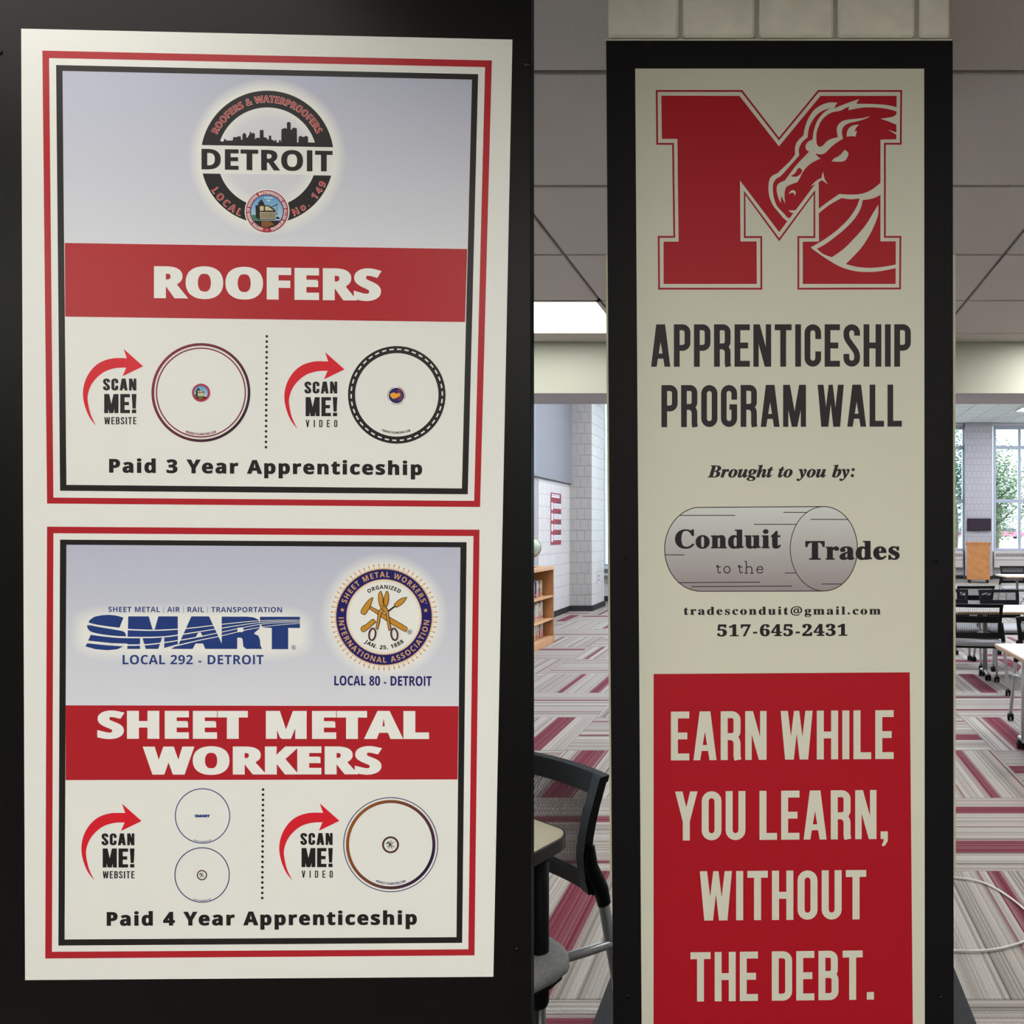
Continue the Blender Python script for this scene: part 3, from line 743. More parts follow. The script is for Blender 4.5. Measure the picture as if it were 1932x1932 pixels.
left_board = empty('display_board', ((500 - CX) / F * DL, DL, 0.0))
tag(left_board, 'tall black painted display board carrying the large white trades poster', 'display board')
x0b, x1b = (-420 - CX) / F * DL, (1001.5 - CX) / F * DL
inv = Vector(left_board.location)


def under(o, parent):
    """parent keeping the place"""
    o.parent = parent
    o.matrix_parent_inverse = Matrix.Translation(-Vector(parent.location))
    return o


under(MB().box(x0b, x1b, DL, DL + .018, .02, 2.60, .0008).build('panel', black_board), left_board)
for px, py, r in ((1004, 122, .0060), (-2, 98, .0060), (975, 1791, .0040), (962, 1820, .0022), (-3, 1800, .004)):
    x, _, z = at(min(px, 997), py, DL)
    s_ = MB().tube([(x, DL + .001, z), (x, DL - .0016, z)], [r, r * .8], 12).build('screw', screw_m)
    under(s_, left_board)
# feet and rear stiffeners that hold the board up
for xx in (x0b + .15, x1b - .25):
    under(MB().box(xx - .03, xx + .03, DL + .018, DL + .07, 0, 2.5, .003).build('stiffener', black_board), left_board)
under(MB().box(x0b, x1b - .02, DL - .0, DL + .09, 0, .02, .002).build('base_rail', black_board), left_board)


def sheet(name, quad, d, material, label, cat):
    """a thin sheet standing a hair proud of the board at distance d"""
    root = empty(name, (0, d, 0))
    tag(root, label, cat)
    v = [at(x, y, d) for x, y in quad]
    v = [(p[0], d - .0004, p[2]) for p in v] + [(p[0], d, p[2]) for p in v]
    o = MB().add(v, [(3, 2, 1, 0), (4, 5, 6, 7), (0, 1, 5, 4), (1, 2, 6, 5), (2, 3, 7, 6), (3, 0, 4, 7)]).build('backing', material)
    under(o, root)
    return root


class Page:
    """a printed sheet: keeps its distance and hangs prints on its root"""

    def __init__(s, root, d):
        s.root, s.d = root, d

    def ink(s, layer):
        return Ink(s.d - .0004, layer)

    def put(s, ink, name, material, label=None, parent=None):
        o = ink.build(name, material, None, label)
        par = parent or s.root
        o.parent = par
        o.matrix_parent_inverse = Matrix.Translation(-Vector(s.root.location)) if parent is None else Matrix.Identity(4)
        return o

    def write(s, layer, material, font, t, p0, p1, cap, name='lettering', label=None, parent=None, **k):
        return s.put(text(s.ink(layer), font, t, p0, p1, cap, **k), name, material, label, parent)


PL = Page(sheet('poster', [(40.4, 54.3), (966.9, 75), (930.9, 1842.6), (47.8, 1848.9)], DL, sheetL,
                'large white two-panel trades poster with red and black frames on the black board', 'poster'), DL)


def frame(pg, layer, outer, inner, name, material):
    k = pg.ink(layer)
    for i in range(4):
        j = (i + 1) % 4
        k.tri([outer[i], outer[j], inner[j], inner[i]], [(0, 1, 2, 3)])
    return pg.put(k, name, material)


panels = [
    dict(ro=[(80, 95.5), (928.1, 114.1), (905.8, 956.6), (88.9, 950)], ri=[(92.7, 109.5), (915.2, 126.6), (894.6, 945), (100.9, 938.8)],
         bo=[(105.9, 122.7), (902.2, 140), (882.6, 932.6), (113.4, 925.9)], bi=[(118, 133.9), (890.5, 150.3), (871.5, 921.5), (125.4, 914.8)],
         band=[(122.3, 458.4), (881.6, 469.8), (877.5, 607.6), (123.1, 597.4)]),
    dict(ro=[(88.9, 993.6), (904.8, 999.4), (895.3, 1802.5), (85.4, 1808.4)], ri=[(100.9, 1006), (893.3, 1011.4), (883.7, 1791), (98.1, 1795.7)],
         bo=[(113.4, 1018.1), (880.4, 1023), (872, 1778.9), (110.2, 1784)], bi=[(125.4, 1027.8), (868.8, 1032.7), (861.2, 1768.1), (121.9, 1772.4)],
         band=[(124, 1330.7), (865.3, 1332.3), (863.3, 1470.6), (124, 1471.8)])]
GT, GB = rgb(174, 178, 197, 1.08)[:3], rgb(200, 203, 211, 1.12)[:3]
for q in panels:
    frame(PL, 1, q['ro'], q['ri'], 'red_frame', redL)
    frame(PL, 1, q['bo'], q['bi'], 'black_frame', blkL)
    k = PL.ink(1)
    k.tri([q['bi'][0], q['bi'][1], q['band'][1], q['band'][0]], [(0, 1, 2, 3)], [GT + (1,), GT + (1,), GB + (1,), GB + (1,)])
    PL.put(k, 'grey_field', ink_mat)
    k = PL.ink(1)
    k.tri(q['band'], [(0, 1, 2, 3)])
    PL.put(k, 'red_band', redL)


def mixc(a, b, t):
    return tuple(x + (y - x) * t for x, y in zip(a, b))


def halo(pg, layer, shapes, name='pale_glow_print'):
    """soft white print around an emblem: rings that fade into the grey field"""
    k = pg.ink(layer)
    Wc = (.76, .77, .745)
    for cx, cy, r0, r1, ry0, ry1, t in shapes:
        n = 48
        pt, pb_ = (140, 465) if cy < 900 else (1030, 1331)

        def sq(rx, ry):
            e = 1.0 if rx == ry else .45
            return [(cx + rx * math.copysign(abs(math.cos(a * 2 * PI / n)) ** e, math.cos(a * 2 * PI / n)),
                     cy + ry * math.copysign(abs(math.sin(a * 2 * PI / n)) ** e, math.sin(a * 2 * PI / n))) for a in range(n)]
        A, B_ = sq(r0, ry0), sq(r1, ry1)
        if r0 != ry0:
            k.tri(list(A), [tuple(range(n))], [Wc + (1,)] * n)
        k.tri(A + B_, [(i, (i + 1) % n, n + (i + 1) % n, n + i) for i in range(n)], [Wc + (1,)] * n + [mixc(GT, GB, (p[1] - pt) / (pb_ - pt)) + (1,) for p in B_])
    return k


# --- first emblem: ring, skyline and seal
cx, cy = 504.4, 296.9
k = halo(PL, 2, [(cx, cy, 130, 150, 130, 150, .5)])
k.tri(circle(cx, cy, 130, 48) + circle(cx, cy, 96, 48), [(i, (i + 1) % 48, 48 + (i + 1) % 48, 48 + i) for i in range(48)], [(.76, .77, .745, 1)] * 96)
n = 48
k.tri(circle(cx, cy, 96, n) + circle(cx, cy, 72, n), [(i, (i + 1) % n, n + (i + 1) % n, n + i) for i in range(n)],
      [(.76, .77, .745, 1)] * n + [mixc((.62, .62, .68), GB, .4) + (1,)] * n)
k.tri(circle(cx, cy, 72, n), [tuple(range(n))], [mixc((.62, .62, .68), GB, .4) + (1,)] * n)
PL.put(k, 'pale_glow_print', ink_mat)
k = PL.ink(3)
k.tri([(376, 274), (632, 278), (632, 331), (376, 327)], [(0, 1, 2, 3)])
PL.put(k, 'pale_glow_print', mat('white_print', (.76, .77, .745, 1), .4))


def z1(p):
    return (360 + p[0] / 6.44, 150 + p[1] / 6.44)


emb = PL.ink(3)
a_cut = math.degrees(math.acos((cy - 275.2) / 125.6))
emb.ring(cx, cy, 94, 125.6, 96, -95, 95, keep=lambda x, y: 273.9 + (x - 381) * .0163 - y)
sky = [(355, 745), (380, 755), (400, 755), (405, 725), (420, 722), (435, 742), (510, 742), (518, 700), (562, 702), (575, 690), (608, 692), (612, 730),
       (628, 735), (628, 675), (640, 655), (652, 650), (664, 655), (675, 675), (678, 710), (690, 705), (712, 670), (718, 645), (728, 628), (738, 655), (770, 650),
       (780, 665), (782, 725), (797, 715), (803, 705), (838, 712), (840, 615), (885, 615), (887, 700), (922, 710), (935, 732), (948, 728), (950, 682),
       (978, 684), (980, 730), (1012, 742), (1020, 760), (1022, 735), (1040, 735), (1045, 765), (1070, 768), (1072, 740), (1092, 735), (1100, 765),
       (1103, 605), (1145, 590), (1168, 600), (1168, 525), (1192, 515), (1215, 525), (1216, 610), (1230, 612), (1232, 595), (1262, 585), (1290, 597),
       (1292, 765), (1308, 768), (1312, 695), (1335, 685), (1358, 698), (1375, 698), (1400, 685), (1425, 695), (1427, 765), (1515, 768), (1560, 790), (1560, 820.5), (300, 800), (300, 745)]
emb.poly([z1(p) for p in sky])
lower = PL.ink(4)
b_cut = math.degrees(math.acos(-(328.2 - cy) / 125.6))
lower2 = PL.ink(4)
lower2.ring(cx, cy, 94, 125.6, 48, 90, 166, keep=lambda x, y: y - 327.5 - (x - 381) * .0163)
lower.ring(cx, cy, 94, 125.6, 48, -90, -166, keep=lambda x, y: y - 327.5 - (x - 381) * .0163)
emblem = PL.put(emb, 'ring_emblem', blkL, 'black ring emblem with city skyline')
emblem.matrix_parent_inverse = Matrix.Translation(-Vector(PL.root.location))
PL.put(lower, 'lower_arc', blkL, parent=emblem)
PL.put(lower2, 'lower_arc', blkL, parent=emblem)
PL.put(text(PL.ink(5), 'S', 'DETROIT', (380.5, 319.6), (627.9, 323.7), 38.8, heavy=.05, track=.03), 'lettering', blkL, 'black city name', parent=emblem)
PL.put(arctext(PL.ink(5), 'S', 'ROOFERS & WATERPROOFERS', (cx, cy), 103.4, -65.5, 65.5, 12.6, heavy=.12), 'lettering', pinkL, parent=emblem)
PL.put(arctext(PL.ink(6), 'S', 'ROOFERS & WATERPROOFERS', (cx, cy), 103.8, -65.3, 65.3, 12.0, heavy=-.0), 'lettering', brickL, parent=emblem)
for s_, a0, a1 in (('LOCAL', -120.5, -155.5), ('No. 149', 155.5, 113.5)):
    PL.put(arctext(PL.ink(5), 'S', s_, (cx, cy), 122, a0, a1, 12.6, heavy=.1, bottom=True, track=.35), 'lettering', pinkL, parent=emblem)
    PL.put(arctext(PL.ink(6), 'S', s_, (cx, cy), 121.4, a0, a1, 11.6, bottom=True, track=.35), 'lettering', brickL, parent=emblem)

whiteL = MATS['white_print']


def zs(p):
    return (455 + p[0] / 19.32, 350 + p[1] / 19.32)


sx, sy = 503.8, 399.3


def building_seal(c, s, detail, parent, L):
    """round seal with a building, drawn around c at scale s"""
    def q(p):
        a = zs(p)
        return (c[0] + (a[0] - sx) * s, c[1] + (a[1] - sy) * s)

    def P(name, m, pts, ly):
        PL.put(PL.ink(ly).poly([q(p) for p in pts]), name, m, parent=parent)
    seal = PL.put(PL.ink(L).disc(c[0], c[1], 42.2 * s, 48), 'round_seal', whiteL, parent=parent)
    par = parent
    PL.put(PL.ink(L + 1).disc(c[0], c[1], 40 * s, 48), 'seal_rim', maroonL, parent=par)
    PL.put(PL.ink(L + 2).disc(c[0], c[1], 39 * s, 48), 'seal_ring', mat('rose_print', rgb(172, 50, 68, KL), .4), parent=par)
    PL.put(PL.ink(L + 3).disc(c[0], c[1], 31.4 * s, 48), 'seal_edge', navyD, parent=par)
    kk = PL.ink(L + 4)
    n_ = 40
    pts = circle(c[0], c[1], 30.2 * s, n_)
    kk.tri(pts, [tuple(range(n_))], [mixc(rgb(75, 145, 195, KL)[:3], rgb(190, 215, 225, KL)[:3], (p[1] - c[1]) / (60 * s) + .5) + (1,) for p in pts])
    PL.put(kk, 'seal_sky', ink_mat, parent=par)
    P('seal_ground', blkL, [(470, 1290), (1420, 1290), (1300, 1440), (1150, 1530), (940, 1560), (740, 1530), (580, 1430)], L + 5)
    P('seal_lawn', greenL, [(390, 1080), (700, 1100), (690, 1280), (465, 1285), (410, 1180)], L + 5)
    P('seal_building', blkL, [(525, 730), (620, 740), (620, 660), (740, 510), (850, 670), (860, 735), (1010, 735), (1255, 905), (1255, 1260), (690, 1270), (540, 1190)], L + 6)
    P('seal_building', beigeL, [(690, 770), (830, 770), (830, 930), (690, 940)], L + 7)
    P('seal_building', beigeL, [(880, 775), (990, 775), (1200, 930), (880, 930)], L + 7)
    P('seal_building', beigeL, [(690, 985), (1240, 985), (1240, 1230), (700, 1240)], L + 7)
    P('seal_building', brownL, [(745, 1310), (1050, 1310), (1215, 1440), (940, 1545), (750, 1510)], L + 6)
    if detail:
        kk = PL.ink(L + 8)
        for yy in (1040, 1090, 1140, 1185):
            kk.quads(ribbon([q((710, yy)), q((1235, yy - 10))], .9, False))
        for xx in range(760, 1240, 60):
            kk.quads(ribbon([q((xx, 1000)), q((xx, 1225))], .7, False))
        kk.quads(ribbon([q((1110, 810)), q((1300, 710))], 1.5, False)).disc(*q((1305, 715)), 1.3, 10).quads(ribbon([q((1312, 760)), q((1308, 1080))], .8, False))
        kk.disc(*q((1305, 1070)), 1.2, 10).disc(*q((1330, 1200)), 2.6, 10).disc(*q((1400, 1215)), 1.4, 10)
        kk.poly([q((700, 700)), q((745, 570)), q((800, 700))][:0] or [q((530, 740)), q((640, 780)), q((640, 800))])
        PL.put(kk, 'seal_drawing', blkL, parent=par)
        PL.put(arctext(PL.ink(L + 4), 'S', 'UNITED UNION OF ROOFERS, WATERPROOFERS AND ALLIED WORKERS', c, 32.3, -167, 167, 5.6, heavy=.05), 'lettering', whiteL, parent=par)
        PL.put(text(PL.ink(L + 6), 'S', 'FOUNDED', q((850, 490)), q((1150, 490)), 2.6, heavy=.1), 'lettering', whiteL, parent=par)
        PL.put(text(PL.ink(L + 6), 'S', '1903', q((930, 590)), q((1070, 590)), 2.8, heavy=.1), 'lettering', whiteL, parent=par)
        PL.put(PL.ink(L + 4).disc(c[0], c[1] + 35.6, 1.0, 10), 'dot', whiteL, parent=par)


building_seal((504.4, 399.0), 1.0, True, emblem, 6)

# --- band titles and the lower lines
PL.write(2, whiteL, 'S', 'ROOFERS', (290.7, 562.4), (720, 567.6), 60.5, heavy=.13, label='white heading on the upper red band', track=.03)
PL.write(2, whiteL, 'S', 'SHEET METAL', (183.7, 1393.7), (809.5, 1394.2), 53, heavy=.14, label='white heading, first line on the lower red band', track=.05)
PL.write(2, whiteL, 'S', 'WORKERS', (269.4, 1461.4), (721, 1460.8), 53, heavy=.14, label='white heading, second line on the lower red band', track=.03)
PL.write(2, blkL, 'S', 'Paid 3 Year Apprenticeship', (206, 891.8), (796.7, 896.6), 26.2, heavy=.10, track=.14, label='black line under the upper codes')
PL.write(2, blkL, 'S', 'Paid 4 Year Apprenticeship', (201.4, 1746.7), (786.7, 1744.7), 26.2, heavy=.10, track=.14, label='black line under the lower codes')

# --- arrows, scan captions, round code frames (the codes themselves are left out)
ARR = [(212, 985, 1), (150, 905), (105, 800), (85, 690), (95, 590), (130, 500), (190, 420), (270, 365), (380, 335), (505, 335, 1), (475, 245, 1), (662, 412, 1),
       (465, 507, 1), (500, 425, 1), (400, 430), (300, 460), (220, 520), (160, 600), (130, 700), (140, 800), (165, 890)]


def arrow(dx, dy):
    pts = [((140 + p[0] / 5.084 + dx, 610 + p[1] / 5.084 + dy) + p[2:]) for p in ARR]
    PL.put(PL.ink(2).poly(smooth(pts, 5)), 'curved_arrow', arrowL)


def caption(x0, x1, y0, y1, y2, last):
    PL.write(2, blkL, 'C', 'SCAN', (x0 - 2, y0), (x1, y0), 22, heavy=.05, track=.06, name='lettering')
    PL.write(2, blkL, 'C', 'ME!', (x0, y1), (x1, y1), 35.4, heavy=.04, track=.03)
    PL.write(2, blkL, 'C', last, (x0 + .5, y2), (x1, y2), 13.6, track=.06 if last == 'WEBSITE' else .45)


arrow(0, 0); arrow(379.9, 6); arrow(-3, 858); arrow(370.3, 857.6)
caption(196.5, 257.6, 736.5, 779.2, 800.6, 'WEBSITE')
caption(576.5, 636.6, 742.2, 785, 805.9, 'VIDEO')
caption(193.7, 254, 1594.5, 1636.4, 1657.1, 'WEBSITE')
caption(568.8, 628, 1593.8, 1635.6, 1656, 'VIDEO')
for (xa, ya), (xb, yb) in (((503.5, 634.6), (501.9, 843.7)), ((496.5, 1489.6), (494.9, 1694.2))):
    k = PL.ink(2)
    for i in range(22):
        t = i / 21
        k.disc(xa + (xb - xa) * t, ya + (yb - ya) * t, 2.6, 12)
    PL.put(k, 'dotted_divider', blkL)


def gradring(ink_, cx_, cy_, r0, r1, c0, c1, ang, n_=72):
    A, B_ = circle(cx_, cy_, r0, n_), circle(cx_, cy_, r1, n_)
    cols = []
    for p in A + B_:
        t = ((p[0] - cx_) * math.cos(ang) + (p[1] - cy_) * math.sin(ang)) / r1 * .5 + .5
        cols.append(mixc(c0[:3], c1[:3], min(max(t, 0), 1)) + (1,))
    return ink_.tri(A + B_, [(i, (i + 1) % n_, n_ + (i + 1) % n_, n_ + i) for i in range(n_)], cols)


o = PL.put(gradring(PL.ink(2), 379.2, 740.7, 88.3, 93.4, rgb(125, 40, 58, KL), rgb(40, 22, 40, KL), .6), 'round_frame', ink_mat, 'maroon ring left of the upper dotted line')
PL.put(PL.ink(2).ring(379.2, 740.7, 82.6, 85.0), 'inner_ring', maroonL, parent=o)
building_seal((379.6, 741), .43, False, o, 3)
PL.put(arctext(PL.ink(2), 'S', 'PRIVACY.FLOWCODE.COM', (379.2, 740.7), 80.8, -159, -201, 4.2, heavy=.08, bottom=True, track=.1), 'lettering', maroonL, parent=o)
o = PL.put(PL.ink(2).ring(748.7, 745, 78.7, 92.1), 'round_frame', blkL, 'black ring with white dashes')
k = PL.ink(3)
for i in range(38):
    a = i * 360 / 38 + 3
    k.line(arc(748.7, 745, 86, a - 2.7, a + 2.7, 3), 2.6)
PL.put(k, 'white_dashes', whiteL, parent=o)
PL.put(arctext(PL.ink(2), 'S', 'PRIVACY.FLOWCODE.COM', (748.0, 745), 73.5, -158, -201, 4.0, heavy=.08, bottom=True, track=.1), 'lettering', blkL, parent=o)
bx, by = 748.0, 746.3
badge = PL.put(PL.ink(3).disc(bx, by, 14.5, 32), 'flag_badge', navyD, parent=o)
k = PL.ink(4)
for j in range(5):
    y0_ = -13 + j * 4.4
    k.poly([(bx + 1, by + y0_ + 3.2), (bx + 9 + j * .8, by + y0_ + .6), (bx + 10.5 + j * .6, by + y0_ + 2.8), (bx + 3, by + y0_ + 5.2)])
k.line(circle(bx, by, 16.6, 32)[1:11], .8).line(circle(bx, by, 16.6, 32)[12:20], .8).line(circle(bx, by, 16.6, 32)[21:31], .8)
PL.put(k, 'badge_stripes', mat('badge_red', rgb(130, 40, 50, KL), .4), parent=o)
k = PL.ink(5)
k.poly([(bx - 12, by - 3), (bx - 5, by - 6), (bx + 2, by - 3), (bx + 5, by + 1), (bx, by + 5), (bx - 6, by + 6.5), (bx - 11, by + 2)]).disc(bx + 4.5, by - 1.5, 3.2, 12)
PL.put(k, 'badge_gold', yellowL, parent=o)


def tools_icon(c, r, parent, L, m):
    kk = PL.ink(L)
    u = r / 10.0
    for a, b, w_ in (((-3, -6), (2.5, 6.5), 1.0), ((1.5, -7), (-3.5, 6.5), 1.0), ((-5, -3), (6.5, 4), 1.1), ((5.5, -4.5), (-6, 3.5), 1.0), ((-6.5, -1), (-3.5, -5), 1.8)):
        kk.quads(ribbon([(c[0] + a[0] * u, c[1] + a[1] * u), (c[0] + b[0] * u, c[1] + b[1] * u)], w_ * u, False))
    PL.put(kk, 'tools_icon', m, parent=parent)


o = PL.put(PL.ink(2).ring(382.2, 1539.4, 50.4, 52.2), 'round_frame', navyL, 'small upper blue ring')
PL.put(text(PL.ink(3), 'S', 'SMART', (367.5, 1541.8), (396.5, 1541.8), 5, heavy=.25), 'lettering', navyL, parent=o)
o = PL.put(PL.ink(2).ring(381.5, 1650.7, 50.4, 52.2), 'round_frame', navyD, 'small lower dark blue ring')
PL.put(PL.ink(3).ring(381.3, 1651, 7.6, 9.8, 32), 'badge_ring', mat('dark_brown_print', rgb(75, 45, 50, KL), .4), parent=o)
tools_icon((381.3, 1651), 7.4, o, 3, blkL)
o = PL.put(gradring(PL.ink(2), 737.3, 1593.6, 78.6, 84.4, rgb(140, 80, 35, KL), rgb(30, 18, 60, KL), .5), 'round_frame', ink_mat, 'brown and navy double ring')
PL.put(PL.ink(2).ring(737.3, 1593.6, 88.0, 89.6), 'outer_ring', navyD, parent=o)
PL.put(PL.ink(3).ring(737.0, 1593.7, 12.3, 16, 32), 'badge_ring', MATS['dark_brown_print'], parent=o)
tools_icon((737.0, 1593.7), 11.5, o, 3, blkL)
PL.put(arctext(PL.ink(2), 'S', 'PRIVACY.FLOWCODE.COM', (737.3, 1593.6), 75.5, -158, -202, 4.0, heavy=.08, bottom=True, track=.1), 'lettering', navyD, parent=o)
for cc in ((382.2, 1539.4), (381.5, 1650.7)):
    PL.put(arctext(PL.ink(2), 'S', 'PRIVACY.FLOWCODE.COM', cc, 49.2, -160, -200, 2.0, heavy=.08, bottom=True, track=.1), 'lettering', navyD)

# --- blue word emblem with swooshes
k = halo(PL, 2, [(363, 1194, 205, 232, 32, 58, .6)])
PL.put(k, 'pale_glow_print', ink_mat)


def zm(p):
    return (140 + p[0] / 4.2, 1120 + p[1] / 4.2)


word = PL.ink(4)
S1 = smooth([(120, 230), (150, 190), (200, 175), (270, 168), (340, 175), (392, 190, 1), (360, 270, 1), (240, 255)], 4)
S2 = smooth([(110, 250), (200, 265), (350, 290), (400, 305), (413, 338, 1), (330, 335), (220, 322), (140, 303), (112, 280)], 4)
word.poly([zm(p) for p in S1]).poly([zm(p) for p in S2])
for pl in ([(132, 327), (300, 345), (523, 358), (523, 398), (300, 392), (112, 372)], [(105, 393), (250, 408), (390, 418), (345, 440), (262, 448), (170, 440), (90, 418)],
           [(430, 180), (592, 180), (622, 282), (640, 282), (668, 180), (822, 180), (823, 400), (715, 430), (715, 348), (697, 350), (668, 438), (568, 438), (543, 352), (523, 352), (523, 438), (422, 438)],
           [(1170, 182), (1370, 182), (1420, 187), (1460, 205), (1475, 235), (1470, 275), (1425, 315), (1462, 335), (1474, 370), (1476, 410), (1490, 438), (1365, 438), (1342, 420), (1335, 360), (1325, 350), (1293, 348), (1293, 438), (1170, 438)],
           [(1473, 183), (1790, 183), (1790, 272), (1697, 272), (1697, 440), (1567, 440), (1567, 272), (1500, 268), (1473, 240)]):
    word.poly([zm(p) for p in pl])
word.loops([[zm(p) for p in ((930, 180), (1070, 180), (1190, 438), (1040, 438), (1022, 395), (963, 395), (940, 438), (770, 438), (830, 400))],
            [zm(p) for p in ((985, 308), (1005, 308), (1020, 343), (965, 343))]])
o = PL.put(word, 'word_emblem', navyL, 'bold blue word emblem crossed by white swooshes')
k = PL.ink(5)
for pts, w0, w1 in (([(80, 226), (200, 256), (360, 280), (640, 290), (900, 275), (1200, 240), (1480, 214), (1790, 208)], 14, 3),
                    ([(90, 312), (250, 335), (420, 347), (700, 343), (900, 316), (1200, 268), (1500, 226), (1790, 217)], 14, 3),
                    ([(80, 380), (250, 400), (400, 407), (560, 405), (700, 390), (950, 350), (1200, 298), (1500, 240), (1790, 226)], 14, 3),
                    ([(700, 440), (830, 408), (1000, 368), (1150, 338), (1400, 280), (1600, 250), (1790, 236)], 9, 3)):
    sp = smooth([p for p in pts], 5, False)
    m_ = len(sp)
    L_, R_ = [], []
    for i, p in enumerate(sp):
        a, b = sp[max(i - 1, 0)], sp[min(i + 1, m_ - 1)]
        dx, dy = b[0] - a[0], b[1] - a[1]
        l_ = math.hypot(dx, dy)
        w_ = (w0 + (w1 - w0) * i / (m_ - 1)) / 2
        L_.append(zm((p[0] - dy / l_ * w_, p[1] + dx / l_ * w_)))
        R_.append(zm((p[0] + dy / l_ * w_, p[1] - dx / l_ * w_)))
    for i in range(m_ - 1):
        k.quads([[L_[i], L_[i + 1], R_[i + 1], R_[i]]])
k.poly([zm(p) for p in ((1295, 270), (1330, 267), (1345, 280), (1340, 303), (1295, 306))])
PL.put(k, 'swoosh', whiteL, parent=o)
k = PL.ink(4)
k.ring(554.4, 1221.5, 3.6, 4.4, 24)
text(k, 'S', 'R', (552.6, 1223.8), (556.4, 1223.8), 4.6)
PL.put(k, 'registered_mark', navyL, parent=o)
PL.write(4, navyL, 'S', 'SHEET METAL | AIR | RAIL | TRANSPORTATION', (204.8, 1154.6), (532.4, 1155.2), 9.8, track=.03)
PL.write(4, navyL, 'S', 'LOCAL 292 - DETROIT', (231.7, 1253.3), (497.6, 1253.3), 17.6, track=.02)

# --- sun-rayed round emblem with tools
ex, ey = 724.7, 1164.1
k = halo(PL, 2, [(ex, ey, 98, 122, 98, 122, .5)])
k.tri(circle(ex, ey, 98, n), [tuple(range(n))], [(.76, .77, .745, 1)] * n)
PL.put(k, 'pale_glow_print', ink_mat)
k = PL.ink(3)
k.ring(ex, ey, 89, 91.6, 96)
for i in range(64):
    a = math.radians(i * 360 / 64)
    ux_, uy_ = math.sin(a), -math.cos(a)
    vx_, vy_ = -uy_, ux_

    def rp(r, w_):
        return (ex + ux_ * r + vx_ * w_, ey + uy_ * r + vy_ * w_)
    k.poly([rp(91, -1.3), rp(91, 1.3), rp(94, .6), rp(97, .9), rp(97.6, 2.1), rp(102, 0), rp(97.6, -2.1), rp(97, -.9), rp(94, -.6)])
    a2 = math.radians((i + .5) * 360 / 64)
    k.line([(ex + math.sin(a2) * 90.5, ey - math.cos(a2) * 90.5), (ex + math.sin(a2) * 95, ey - math.cos(a2) * 95)], .8)
for i in range(120):
    a2 = math.radians(i * 3)
    k.line([(ex + math.sin(a2) * 71, ey - math.cos(a2) * 71), (ex + math.sin(a2) * 66.2, ey - math.cos(a2) * 66.2)], .8)
k.ring(ex, ey, 70.2, 71.8, 96)
o = PL.put(k, 'sun_emblem', tanL, 'round navy and gold emblem with sun rays and crossed tools')
PL.put(PL.ink(4).ring(ex, ey, 71.4, 90.0, 96), 'navy_ring', navyD, parent=o)
PL.put(arctext(PL.ink(5), 'S', "SHEET METAL WORKERS'", (ex, ey), 75.2, -70.5, 72.5, 10.4, track=.12), 'lettering', tanL, parent=o)
PL.put(arctext(PL.ink(5), 'S', 'INTERNATIONAL ASSOCIATION', (ex, ey), 86.0, -90.5, -265.5, 10.4, bottom=True, track=.2), 'lettering', tanL, parent=o)
for a in (-80.3, 81):
    k = PL.ink(5)
    qx, qy = ex + 79.7 * math.sin(math.radians(a)), ey - 79.7 * math.cos(math.radians(a))
    k.poly([(qx + (4.6 if j % 2 == 0 else 1.9) * math.sin(j * PI / 5), qy - (4.6 if j % 2 == 0 else 1.9) * math.cos(j * PI / 5)) for j in range(10)])
    PL.put(k, 'star', tanL, parent=o)
PL.put(arctext(PL.ink(4), 'S', 'ORGANIZED', (ex, ey), 53.2, -33, 33.5, 7.4, heavy=.05, track=.06), 'lettering', blkL, parent=o)
k = PL.ink(4)
arctext(k, 'S', 'JAN. 25, 1888', (ex, ey), 60.9, -142, -218.5, 7.4, bottom=True, heavy=.05, track=.12)
PL.put(k, 'lettering', blkL, parent=o)
k = PL.ink(4)
k.ring(610 + 1215 / 7.43, 1050 + 1057 / 7.43, 3.9, 4.7, 24)
text(k, 'S', 'R', (771.6, 1194.6), (775.6, 1194.6), 4.6)
PL.put(k, 'registered_mark', blkL, parent=o)


def zt(p):
    return (680 + p[0] / 16.1, 1100 + p[1] / 16.1) + tuple(p[2:])


tools = [
    ('hammer_handle', [(290, 710, 1), (560, 850), (880, 1040), (1370, 1325), (1412, 1385), (1395, 1445), (1330, 1450), (880, 1190), (530, 945), (275, 770, 1)]),
    ('hammer_head', [(385, 440, 1), (345, 560), (310, 670), (215, 850), (140, 945), (60, 930), (30, 880), (60, 790), (180, 610), (290, 500)]),
    ('chisel_blade', [(1040, 655, 1), (1130, 560), (1260, 470), (1400, 440, 1), (1320, 570), (1210, 670), (1100, 730, 1)]),
    ('chisel_handle', [(470, 1180, 1), (400, 1110), (330, 1140), (200, 1250), (50, 1340), (40, 1430), (100, 1470), (190, 1420), (330, 1300)]),
    ('snip_arm', [(815, 240, 1), (858, 360), (850, 560), (790, 710), (690, 860), (620, 960), (585, 1160), (530, 1400, 1), (490, 1370, 1), (530, 1100), (560, 900), (600, 820), (720, 660), (730, 500), (770, 340)]),
    ('snip_arm', [(625, 245, 1), (570, 340), (565, 520), (620, 720), (720, 830), (800, 960), (830, 1180), (880, 1440, 1), (925, 1370, 1), (870, 1040), (840, 850), (770, 730), (690, 600), (690, 460), (655, 330)])]
for i, (nm, pts) in enumerate(tools):
    sp = smooth([zt(p) for p in pts], 3)
    PL.put(PL.ink(4 + i).poly(sp).line(sp, 2.4, True), nm, blkL, parent=o)
    PL.put(PL.ink(5 + i).poly(sp), nm, goldL, parent=o)
    if nm == 'chisel_blade':
        PL.put(PL.ink(5 + i).line([zt((860, 850)), zt((1070, 690))], 3.2), 'chisel_shaft', blkL, parent=o)
